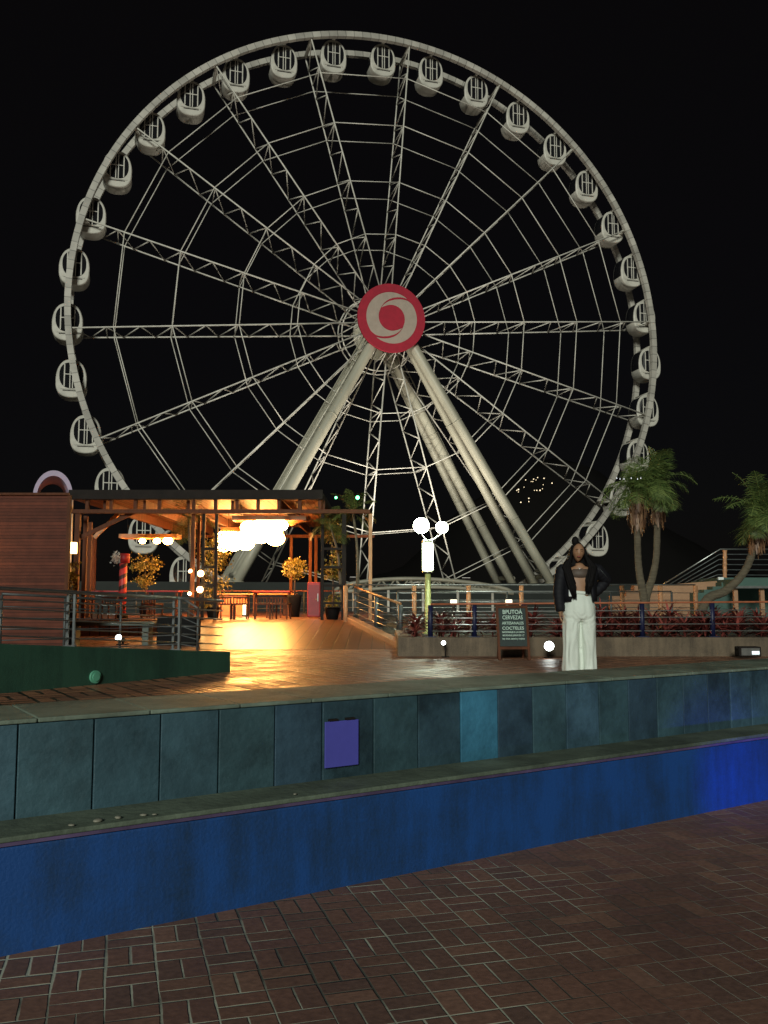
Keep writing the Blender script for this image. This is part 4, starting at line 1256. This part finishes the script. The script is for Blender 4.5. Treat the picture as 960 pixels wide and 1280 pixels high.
def crescent(rot, name):
    ou = [(53, 33), (215, 33), (228, 31.6), (240, 28.6), (252, 25.6), (270, 22.4), (293, 20.0), (317, 18.2)]
    inn = [(53, 32.8), (62, 30.9), (75, 28.0), (90, 25.2), (108, 22.3), (128, 19.6), (150, 17.8), (180, 17), (290, 16.6), (305, 17.0), (317, 18.1)]
    n = 90; q = 2.92 / 44; m_ = MB(); vs = []
    for y_ in (-3.915, -3.902):
        for tab in (ou, inn):
            for i in range(n + 1):
                t_ = 53 + 264 * i / n; r_ = interp(t_, tab) * q; a = R(t_ + rot); vs.append((r_ * math.cos(a), y_, r_ * math.sin(a)))
    k = n + 1; fs = []
    for i in range(n): fs += [(i, k + i, k + i + 1, i + 1), (i, i + 1, 2 * k + i + 1, 2 * k + i), (k + i, 3 * k + i, 3 * k + i + 1, k + i + 1)]
    m_.add(vs, fs); return m_.build(name, 'emb', dsc)


crescent(0, 'emblem'); crescent(180, 'emblem')


# legs
def wplane(px, py, s_):          # ray against the plane offset s_ along the axle, in the wheel's own frame
    a = Vector((-math.sin(YAW), math.cos(YAW), 0)); r_ = Vector((math.cos(YAW), math.sin(YAW), 0)); o = Vector((0, 0, CAMZ)); d = ray(px, py)
    k = (WC + a * s_ - o).dot(a) / d.dot(a); q = o + d * k - WC
    return q.dot(r_), q.z + H0


xf, zf_ = wplane(690, 728, -5.6)
for sy in (-1, 1):
    for sx in (-1, 1):
        for j, ys in enumerate((5.6, 2.3)):
            a0 = Vector((sx * .75, sy * (3.0 if j == 0 else 2.45), H0 - .5)); a1 = Vector((sx * xf, sy * ys, zf_ - .15))
            b = MB(); pts = [a0 + (a1 - a0) * (i / 8) for i in range(9)]; b.tube(pts, [.43 - .004 * i for i in range(9)], 20)
            for i in (3, 6): d_ = (a1 - a0).normalized(); b.tube([pts[i] - d_ * .04, pts[i] + d_ * .04], .47 - .005 * i, 20)
            lg = b.build('support_leg', 'leg', wh)
            b = MB(); b.tube([a1 - Vector((0, 0, .5)), a1 + Vector((0, 0, .1))], .62, 16); b.build('foot', 'leg', lg)
        a0 = Vector((sx * 1.5, sy * 2.6, H0 - .6)); a1 = Vector((sx * (xf + .8), sy * 5.0, zf_))
        if sx * sy == 1:
            b = MB()
            for o_ in (0, .35): b.tube([a0 + Vector((sx * o_, 0, 0)), a1 + Vector((sx * o_, 0, 0))], .055, 6)
            for i in range(40): q = a0 + (a1 - a0) * (i / 39); b.tube([q, q + Vector((sx * .35, 0, 0))], .03, 4)
            b.build('ladder', 'leg', wh)
        b = MB(); b.tube([Vector((sx * (xf - .1), sy * 5.55, zf_ + .55)), Vector((sx * (xf + .05), sy * 2.35, zf_ + .5))], .2, 12); b.build('tie_bar', 'leg', wh)
# cabins
cabw, cabh, cabd = 1.17, 3.05, .78
ZC = -1.6


def prof(sx=1, sz=1, n=40, e1=2.6, e2=2.3):
    out = []
    for i in range(n):
        a = 2 * PI * i / n; c_, s_ = math.cos(a), math.sin(a); e_ = e2 if s_ > 0 else 3.6
        x_ = abs(c_) ** (2 / e1) * math.copysign(1, c_); z_ = abs(s_) ** (2 / e_) * math.copysign(1, s_)
        out.append((x_ * cabw * sx * (1 - .10 * (s_ > 0) * s_ - .08 * (s_ < 0) * s_ * s_), z_ * cabh / 2 * sz))
    return out


cab = bpy.data.objects.new('cabin', None); COL.objects.link(cab); cab.parent = wh
b = MB(); rings = []
for y_, s_ in ((-cabd, .93), (-cabd + .05, .98), (-cabd + .13, 1.0), (cabd - .13, 1.0), (cabd - .05, .98), (cabd, .93)):
    rings.append([Vector((x_, y_, z_ + ZC)) for x_, z_ in prof(s_, s_ if s_ == 1 else s_ + .02)])
b.loft(rings)
n = 40
# darker side windows: the long faces of the upper part
for fi in range(len(b.f)):
    f = b.f[fi]
    if len(f) == 4:
        zc = sum(b.v[i][2] for i in f) / 4; yc = sum(b.v[i][1] for i in f) / 4; xc = sum(b.v[i][0] for i in f) / 4
        if abs(yc) < .01 and zc > ZC - .55 and zc < ZC + 1.25 and abs(xc) > .6: b.mi[fi] = 1
b.build('shell', ['cabin', 'glass'], cab)
for sy in (-1, 1):
    b = MB(); n = 32; z1 = ZC + 1.27; z0 = ZC - .80; zc = (z0 + z1) / 2; hh_ = (z1 - z0) / 2
    vs = [Vector((.90 * abs(math.cos(2 * PI * i / n)) ** .8 * math.copysign(1, math.cos(2 * PI * i / n)), sy * (cabd + .012), zc + hh_ * abs(math.sin(2 * PI * i / n)) ** .85 * math.copysign(1, math.sin(2 * PI * i / n)))) for i in range(n)]
    vs2 = [v - Vector((0, sy * .01, 0)) for v in vs]; b.loft([vs2, vs]); b.build('window', 'glass', cab)
    b = MB(); yy = sy * (cabd + .03)
    for x_ in (-.52, -.1, .1, .52):
        q = hh_ * (1 - (abs(x_) / .90) ** 2.5) ** .5; b.box((x_ - (.045 if abs(x_) > .3 else .035), yy - .012, zc - q), (x_ + (.045 if abs(x_) > .3 else .035), yy + .012, zc + q * .98))
    b.box((-.5, yy - .01, zc + .05), (.5, yy + .010, zc + .12)); b.box((-.8, yy - .012, z0 - .08), (.8, yy + .02, z0 - .02))
    b.build('window_frame', 'cabin', cab)
    b = MB(); b.box((-.62, yy - .012, z0 - .2), (.62, yy + .012, z0 - .15)); b.build('door_track', 'black', cab)
b = MB(); b.tube([(0, -HW + .15, 0), (0, HW - .15, 0)], .13, 10); b.tube([(0, -.55, 0), (0, -.55, ZC + cabh / 2 - .05)], .09, 8); b.tube([(0, .55, 0), (0, .55, ZC + cabh / 2 - .05)], .09, 8)
b.build('hanger', 'white', cab)
for k in range(36):
    o = cab if k == 0 else copy_tree(cab, wh)
    o.parent = wh
    a = PH - R(5) + k * R(10); o.location = (WR * math.cos(a), 0, H0 + WR * math.sin(a))
# two floodlights on the platform that wash the wheel from below
for sx, lb in ((-1, 'left big floodlight on the boarding platform aimed up at the wheel'), (1, 'right big floodlight on the boarding platform aimed up at the wheel')):
    lp_ = Vector((sx * 4.5, -8.0, PLZ)); wp = Matrix.Rotation(YAW, 4, 'Z') @ lp_; wp = Vector((wp.x + WC.x, wp.y + WC.y, PLZ + .03))
    ft = thing('wheel_floodlight', lb, 'floodlight', wp, YAW)
    b = MB(); b.box((-.35, -.2, .1), (.35, .12, .4)); bevel(b.build('housing', 'black', ft), .03); b = MB(); b.box((-.05, -.1, 0), (.05, .1, .099)); b.build('stand', 'black', ft)
    b = MB(); b.box((-.3, -.15, .402), (.3, .08, .41)); b.build('lens', emit('flood_lens', (1, .93, .8), 1.5), ft)
    l_ = bpy.data.lights.new('wheel_flood', 'SPOT'); l_.energy = 8000; l_.color = (1.0, .93, .80); l_.spot_size = R(130); l_.spot_blend = 1; l_.shadow_soft_size = .3
    lo = bpy.data.objects.new('wheel_flood', l_); COL.objects.link(lo); lo.location = wp + Vector((0, 0, .5)); lo.rotation_euler = (Vector((WC.x - sx * 2, WC.y, WC.z + 4)) - lo.location).to_track_quat('-Z', 'Y').to_euler()
# boarding platform
pf = thing('boarding_platform', 'long dark concrete boarding platform at the foot of the wheel', 'platform', (WC.x, WC.y, -2.6), YAW)
for s0, s1 in ((-8.5, -1.95), (1.95, 8.5)):
    b = MB(); b.box((-26, s0, 0), (24, s1, PLZ + 2.6 + .02)); b.build('slab', 'plat', pf)
# white arched station truss
SYY = 57.0
st = thing('station_canopy', 'low curved white truss roof of the boarding station beyond the railing', 'canopy', (at(530, 750, SYY).x, SYY, UP)); o0 = Vector(st.location)
n = 26
top = []; bot = []
for i in range(n + 1):
    u = i / n; px = 416 + 226 * u; yt = 741 - 17.5 * math.sin(PI * min(1, (u ** .8))) ** .6; yb = 741 - 8.0 * math.sin(PI * u) ** .8
    top.append(at(px, yt, SYY) - o0); bot.append(at(px, yb + 1, SYY) - o0)
for dy in (0, 2.2):
    b = MB(); off = Vector((0, dy, 0)); b.tube([p + off for p in top], .13, 8); b.tube([p + off for p in bot], .12, 8)
    for i in range(n): b.tube([(top if i % 2 else bot)[i] + off, (bot if i % 2 else top)[i + 1] + off], .05, 5)
    b.build('arch_truss', 'station', st)
b = MB()
for i in range(0, n + 1, 2): b.tube([top[i], top[i] + Vector((0, 2.2, 0))], .06, 5)
b.build('purlin', 'station', st)
xa = top[2].x; xb = top[-3].x; zt = bot[n // 2].z - .75
b = MB(); b.box((xa, .4, -3.2), (xb, 2.0, zt)); b.build('station_wall', 'plat', st)
b = MB()
for i in range(3, n - 1, 5): b.tube([Vector((bot[i].x, 0.1, -3.2)), Vector((bot[i].x, .1, bot[i].z))], .09, 8)
b.build('column', 'white', st)

# ------------------------------------------------------------------ the woman
WY = 11.0; wx = at(725, 800, WY).x; K = F / WY
wo = thing('person', 'woman in a black open jacket and wide white trousers standing behind the wall', 'person', (wx, WY, UP))


def L(px, py, y_=0.0):      # local coordinates from where she stands in the photo
    p = at(px, py, WY); return Vector((p.x - wx, y_, p.z - UP))


def ell(c, rx, ry, n=20, tilt=0, sq=2.0, rip=0, ph=0):
    out = []
    for i in range(n):
        a = 2 * PI * i / n; k = 1 + rip * math.sin(7 * a + ph)
        x_ = abs(math.cos(a)) ** (2 / sq) * math.copysign(1, math.cos(a)) * rx * k; y_ = abs(math.sin(a)) ** (2 / sq) * math.copysign(1, math.sin(a)) * ry * k
        out.append(Vector(c) + Vector((x_, y_, x_ * tilt)))
    return out


def skin_mesh(name, verts, edges, radii, m, parent, levels=2, root=0, extra=None):
    me = bpy.data.meshes.new(name + '_cage'); me.from_pydata([tuple(v) for v in verts], edges, []); me.update()
    o = bpy.data.objects.new('cage', me); COL.objects.link(o)
    md = o.modifiers.new('skin', 'SKIN'); md.use_smooth_shade = True
    for i, r_ in enumerate(radii):
        sv = me.skin_vertices[0].data[i]; sv.radius = r_ if isinstance(r_, tuple) else (r_, r_)
        sv.use_root = (i == root)
    sb_ = o.modifiers.new('sub', 'SUBSURF'); sb_.levels = levels; sb_.render_levels = levels
    dg = bpy.context.evaluated_depsgraph_get(); nm = bpy.data.meshes.new_from_object(o.evaluated_get(dg)); bpy.data.objects.remove(o)
    if extra:
        vs = [v.co.copy() for v in nm.vertices]; fs = [tuple(p.vertices) for p in nm.polygons]
        mb = MB(); mb.add(vs, fs, 0, True); extra(mb); return mb.build(name, m, parent)
    nm.materials.clear(); nm.materials.append(MT[m])
    for p in nm.polygons: p.use_smooth = True
    n_ = bpy.data.objects.new(name, nm); COL.objects.link(n_); n_.parent = parent; return n_


hc = L(722.5, 691)                       # head centre
neck = L(724, 709); chest = L(724, 722); waist = L(725, 738); pelvis = L(725, 757)
shl = L(704, 711); shr = L(744, 711); ell_ = L(698, 738, .0); wrl = L(700, 762, -.03); elr = L(760, 722, .10); wrr = L(744, 744, .12)
V = [pelvis, waist, chest, neck, neck + Vector((0, -.01, .06)),
     shl, ell_, wrl, shr, elr, wrr,
     L(715, 762), L(714, 800), L(714, 838), L(735, 762), L(735, 800), L(735, 838)]
V[13].z = .07; V[16].z = .07
E_ = [(0, 1), (1, 2), (2, 3), (3, 4), (2, 5), (5, 6), (6, 7), (2, 8), (8, 9), (9, 10), (0, 11), (11, 12), (12, 13), (0, 14), (14, 15), (15, 16)]
Rr = [(.14, .10), (.118, .088), (.135, .095), (.058, .058), (.052, .052), .055, .042, .028, .055, .042, .028, .075, .055, .04, .075, .055, .04]
# hands: palm and five fingers each
def hand(w0, dr, palm_dir, thumb):
    i0 = len(V); dr = Vector(dr).normalized(); side = Vector(palm_dir).normalized()
    V.append(w0 + dr * .05); Rr.append((.024, .014)); E_.append((7 if thumb < 0 else 10, i0))
    nrm = dr.cross(side)
    for k, (o_, l_) in enumerate(((-.028, .062), (-.01, .072), (.01, .068), (.027, .052))):
        a = len(V); V.append(w0 + dr * .085 + side * o_); Rr.append(.0095); E_.append((i0, a))
        V.append(w0 + dr * (.085 + l_ * .55) + side * o_ * 1.1 + nrm * .008); Rr.append(.0085); E_.append((a, a + 1))
        V.append(w0 + dr * (.085 + l_) + side * o_ * 1.1 + nrm * .024); Rr.append(.0075); E_.append((a + 1, a + 2))
    a = len(V); V.append(w0 + dr * .045 - side * .034); Rr.append(.011); E_.append((i0, a)); V.append(w0 + dr * .08 - side * .05 + nrm * .012); Rr.append(.009); E_.append((a, a + 1))


hand(wrl, (-.05, -.02, -1), (.25, 1, 0), -1)
hand(wrr, (-.5, .25, -.8), (0, .4, .3), 1)


def head(mb):
    n, m = 28, 20; vs = []
    for i in range(m + 1):
        t = PI * i / m
        for k in range(n):
            a = 2 * PI * k / n
            x_ = .073 * math.sin(t) * math.cos(a); y_ = .092 * math.sin(t) * math.sin(a); z_ = .112 * math.cos(t)
            if z_ < 0: q = 1 + z_ / .112 * .33; x_ *= q; y_ *= (1 + z_ / .112 * .12)
            # nose, brow, chin, cheek, eye sockets on the front (-y)
            if y_ < 0:
                fx = math.exp(-(x_ / .011) ** 2)
                y_ -= .020 * fx * math.exp(-((z_ + .018) / .016) ** 2) + .008 * fx * math.exp(-((z_ - .005) / .018) ** 2)
                y_ -= .005 * math.exp(-((z_ - .035) / .01) ** 2) * (abs(x_) < .05)
                for s_ in (-1, 1): y_ += .010 * math.exp(-((x_ - s_ * .028) / .013) ** 2 - ((z_ - .014) / .011) ** 2); y_ -= .004 * math.exp(-((x_ - s_ * .04) / .015) ** 2 - ((z_ + .02) / .018) ** 2)
                y_ -= .006 * math.exp(-(x_ / .02) ** 2 - ((z_ + .055) / .009) ** 2) + .006 * math.exp(-(x_ / .018) ** 2 - ((z_ + .09) / .014) ** 2)
            p = Vector((x_, y_, z_)); p.rotate(Quaternion((0, 1, 0), R(5))); p.rotate(Quaternion((0, 0, 1), R(-6)))
            vs.append(hc + Vector((0, -.02, 0)) + p)
    fs = [(i * n + k, (i + 1) * n + k, (i + 1) * n + (k + 1) % n, i * n + (k + 1) % n) for i in range(m) for k in range(n)]
    mb.add(vs, fs, 0, True)
    for s_ in (-1, 1): mb.sphere(hc + Vector((s_ * .073, 0, -.005)), .02, 8, 6, sc_=(.4, .7, 1.2))


body = skin_mesh('body', V, E_, Rr, 'skin', wo, 2, 0, head)


def fp(x_, y_, z_):
    p = Vector((x_, y_, z_)); p.rotate(Quaternion((0, 1, 0), R(5))); p.rotate(Quaternion((0, 0, 1), R(-6))); return hc + Vector((0, -.02, 0)) + p


for s_ in (-1, 1):
    b = MB(); b.sphere(fp(s_ * .028, -.074, .014), .0105, 12, 8, sc_=(1.35, .5, .62)); b.build('eye', 'eye', wo)
    b = MB(); b.tube([fp(s_ * .012, -.092, .033), fp(s_ * .028, -.088, .038), fp(s_ * .045, -.075, .033)], [.003, .0038, .002], 6); b.build('eyebrow', 'hair', wo)
b = MB(); b.tube([fp(-.022, -.090, -.052), fp(0, -.102, -.052), fp(.022, -.090, -.052)], [.003, .0065, .003], 8); b.build('mouth', 'lip', wo)
# hair: cap, long locks and a bun
b = MB(); rn = random.Random(3)
rings = []
for i in range(10):
    t = i / 9; zz = .135 - .19 * t; rad = .098 * math.sin(min(PI / 2, .25 + t * 2.2)) ; yoff = .022 + .01 * t
    ring = []
    for k in range(28):
        a = 2 * PI * k / 28; x_ = rad * math.cos(a) * 1.0; y_ = rad * 1.12 * math.sin(a)
        if y_ < 0:       # hairline opens over the face
            op = min(1, max(0, (t - .25) / .3)); y_ = y_ * (1 - op) + (-.012) * op
        ring.append(hc + Vector((x_, y_ + yoff, zz)))
    rings.append(ring)
b.loft(rings)
for i in range(230):
    sgn = -1 if i % 2 else 1; a = rn.uniform(-.55, 1.5)
    x0 = sgn * (.062 + .03 * math.cos(a * .8)) ; y0 = .02 + .06 * math.sin(a) - .02
    st_ = hc + Vector((x0 * .82, y0, .045 + rn.uniform(-.04, .03)))
    ln = rn.uniform(.36, .5) if sgn < 0 else rn.uniform(.3, .42)
    out = .045 + rn.uniform(0, .085)
    fwd = -.085 - rn.uniform(0, .045) if rn.random() < .6 else .09
    P = [st_, hc + Vector((sgn * (.088 + rn.uniform(0, .02)), y0, -.06)), hc + Vector((sgn * (.075 + out), fwd * .6, -.18)), hc + Vector((sgn * (.055 + out * .6) + rn.uniform(-.02, .02), fwd * 1.15, -.18 - ln * .5)), hc + Vector((sgn * (.05 + out * .35) + rn.uniform(-.02, .02), fwd * 1.2, -.18 - ln * .8))]
    b.tube(P, [.012, .018, .018, .014, .002], 5)
b.loft([ell(hc + Vector((0, .085, z_)), rx_, ry_, 22, rip=.05, ph=z_ * 30) for z_, rx_, ry_ in ((.10, .06, .05), (.04, .10, .075), (-.04, .112, .078), (-.12, .125, .07), (-.2, .145, .07), (-.3, .15, .07))])
b.sphere(hc + Vector((-.025, .03, .145)), .048, 14, 10, sc_=(.95, 1, 1.25))
b.build('hair', 'hair', wo)
# trousers
b = MB()
wz = L(0, 741).z
# hips
rings = [ell(L(724, 741), .150, .105, 28, tilt=-.10), ell(L(724, 747), .168, .118, 28), ell(L(724, 757), .198, .135, 28), ell(L(724, 765), .206, .138, 28), ell(L(724.5, 772), .200, .128, 28, sq=2.2), ell(L(724.5, 777), .16, .10, 28, sq=2.3)]
b.loft(rings)
for s_, xs in ((-1, ((716, 757), (714.6, 777), (714.5, 812), (714, 846))), (1, ((732.5, 757), (734.6, 777), (735.2, 812), (736, 846)))):
    rings = []
    cs = [L(x_, y_) for x_, y_ in xs]; cs[-1].z = .035
    ws = (.104, .103, .099, .106)
    for i in range(13):
        u = i / 12 * 3; j = min(2, int(u)); f = u - j; c = cs[j].lerp(cs[j + 1], f); wd_ = ws[j] + (ws[j + 1] - ws[j]) * f
        rings.append(ell(c, wd_, wd_ * 1.05, 28, rip=.018 + .03 * i / 12, ph=i * .35 + s_))
    b.loft(rings)
tmp = b.build('cage', 'pants')
md = tmp.modifiers.new('r', 'REMESH'); md.mode = 'VOXEL'; md.voxel_size = .012
md = tmp.modifiers.new('s', 'SMOOTH'); md.factor = .6; md.iterations = 5
nm = bpy.data.meshes.new_from_object(tmp.evaluated_get(bpy.context.evaluated_depsgraph_get())); bpy.data.objects.remove(tmp)
b = MB(); vs = []
crz = L(724, 776).z; cx0 = L(724.5, 776).x
from mathutils import noise
for v in nm.vertices:
    x_, y_, z_ = v.co; q = noise.noise(Vector((x_ * 9, y_ * 9, z_ * 2.2))); q2 = noise.noise(Vector((x_ * 22 + 5, y_ * 22, z_ * 6)))
    rad_ = math.hypot(x_ - cx0, z_ - crz); ang = math.atan2(z_ - crz, x_ - cx0)
    wr = math.exp(-((z_ - crz - .02) / .07) ** 2)           # creases at the hip joint, slanting up from the crotch
    f = .013 * q + .005 * q2 + .0035 * math.sin((z_ - abs(x_ - cx0) * .55) * 95 + q * 6 + q2 * 3) * wr + .006 * math.sin(x_ * 60 + q * 6) * (z_ < .62)
    if y_ < 0 and z_ < crz + .02: f -= .016 * math.exp(-((x_ - cx0 - .002) / .012) ** 2)
    vs.append(v.co + v.normal * f)
b.add(vs, [tuple(p.vertices) for p in nm.polygons], 0, True)
b.build('trousers', 'pants', wo)
b = MB(); b.loft([ell(L(724, 738.8), .146, .100, 28, tilt=-.10), ell(L(724, 739), .158, .112, 28, tilt=-.10), ell(L(724, 743), .164, .117, 28, tilt=-.06), ell(L(724, 743.2), .150, .1, 28, tilt=-.06)]); b.build('waistband', 'pants', wo)
for s_, x_ in ((-1, 714), (1, 736)):
    p = L(x_, 840); b = MB(); b.sphere((p.x, -.07, .035), .05, 14, 8, sc_=(.8, 2.2, .75)); b.build('shoe', 'plastic', wo)
# crop top
b = MB(); b.loft([ell(L(724, 722.5), .124, .094, 26), ell(L(724, 722), .139, .106, 26), ell(L(724, 718), .146, .118, 26), ell(L(724, 713.5), .138, .108, 26), ell(L(724, 711.5), .120, .09, 26)], caps=False)
b.build('crop_top', 'top', wo)
b = MB(); pts = []
for i in range(17):
    a = PI + PI * i / 16; pts.append(neck + Vector((.052 * math.cos(a), -.02 + .058 * math.sin(a), -.005 + .018 * math.cos(a * 2))))
b.tube(pts, .003, 5); b.build('necklace', 'steel', wo)
# jacket: two open front halves with a back, plus sleeves
b = MB(); rings = []; n = 30
for (yy, rx, ry, gap) in ((706, .085, .07, .9), (708.5, .19, .095, 1.0), (713, .235, .128, .82), (722, .225, .14, .74), (732, .205, .145, .74), (742, .205, .15, .80), (752, .215, .155, .9)):
    c = L(725, yy); outer = []; inner = []
    for i in range(n):
        a = -PI / 2 + gap * .78 + (2 * PI - gap * 1.56) * i / (n - 1); f = 1 + .03 * math.sin(a * 9 + yy * .3)
        outer.append(c + Vector((rx * f * math.cos(a), ry * f * math.sin(a), 0)))
        inner.append(c + Vector(((rx - .016) * f * math.cos(a), (ry - .016) * f * math.sin(a), 0)))
    rings.append(outer + inner[::-1])
b.loft(rings)


def sleeve(P, rs, seed):
    S = []; RS = []
    for i in range(len(P) - 1):
        for k in range(6): f = k / 6; S.append(P[i].lerp(P[i + 1], f)); RS.append((rs[i] + (rs[i + 1] - rs[i]) * f) * (1 + .045 * math.sin((i * 6 + k) * 2.1 + seed)))
    S.append(P[-1]); RS.append(rs[-1]); b.tube(S, RS, 16)


sleeve([L(709, 709, .01), L(703, 713, .01), L(700, 726, .01), L(698.5, 740, .0), L(699, 752, -.015), L(700, 764, -.03)], [.058, .082, .074, .070, .066, .058], 0)
sleeve([L(739, 709, .01), L(747, 713, .02), L(754, 719, .06), L(760, 724, .1), L(754, 733, .12), L(746, 742, .13)], [.058, .08, .078, .075, .07, .055], 2)
b.build('jacket', 'jacket', wo)
# bright piping that catches the light on her raised sleeve
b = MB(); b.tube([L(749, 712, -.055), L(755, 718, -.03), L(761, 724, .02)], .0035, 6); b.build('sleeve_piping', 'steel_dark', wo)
# phone tucked in the waistband
ph = L(711, 741, -.125) + Vector((wx, WY, UP))
t_ = thing('phone', 'white phone tucked into the waistband of the woman', 'phone', ph)
b = MB(); b.box((-.026, -.005, -.045), (.026, .005, .045)); bevel(b.build('case', 'plastic', t_), .004); b = MB(); b.box((-.012, -.009, .005), (.018, -.0055, .03)); b.build('camera_bump', 'black', t_)
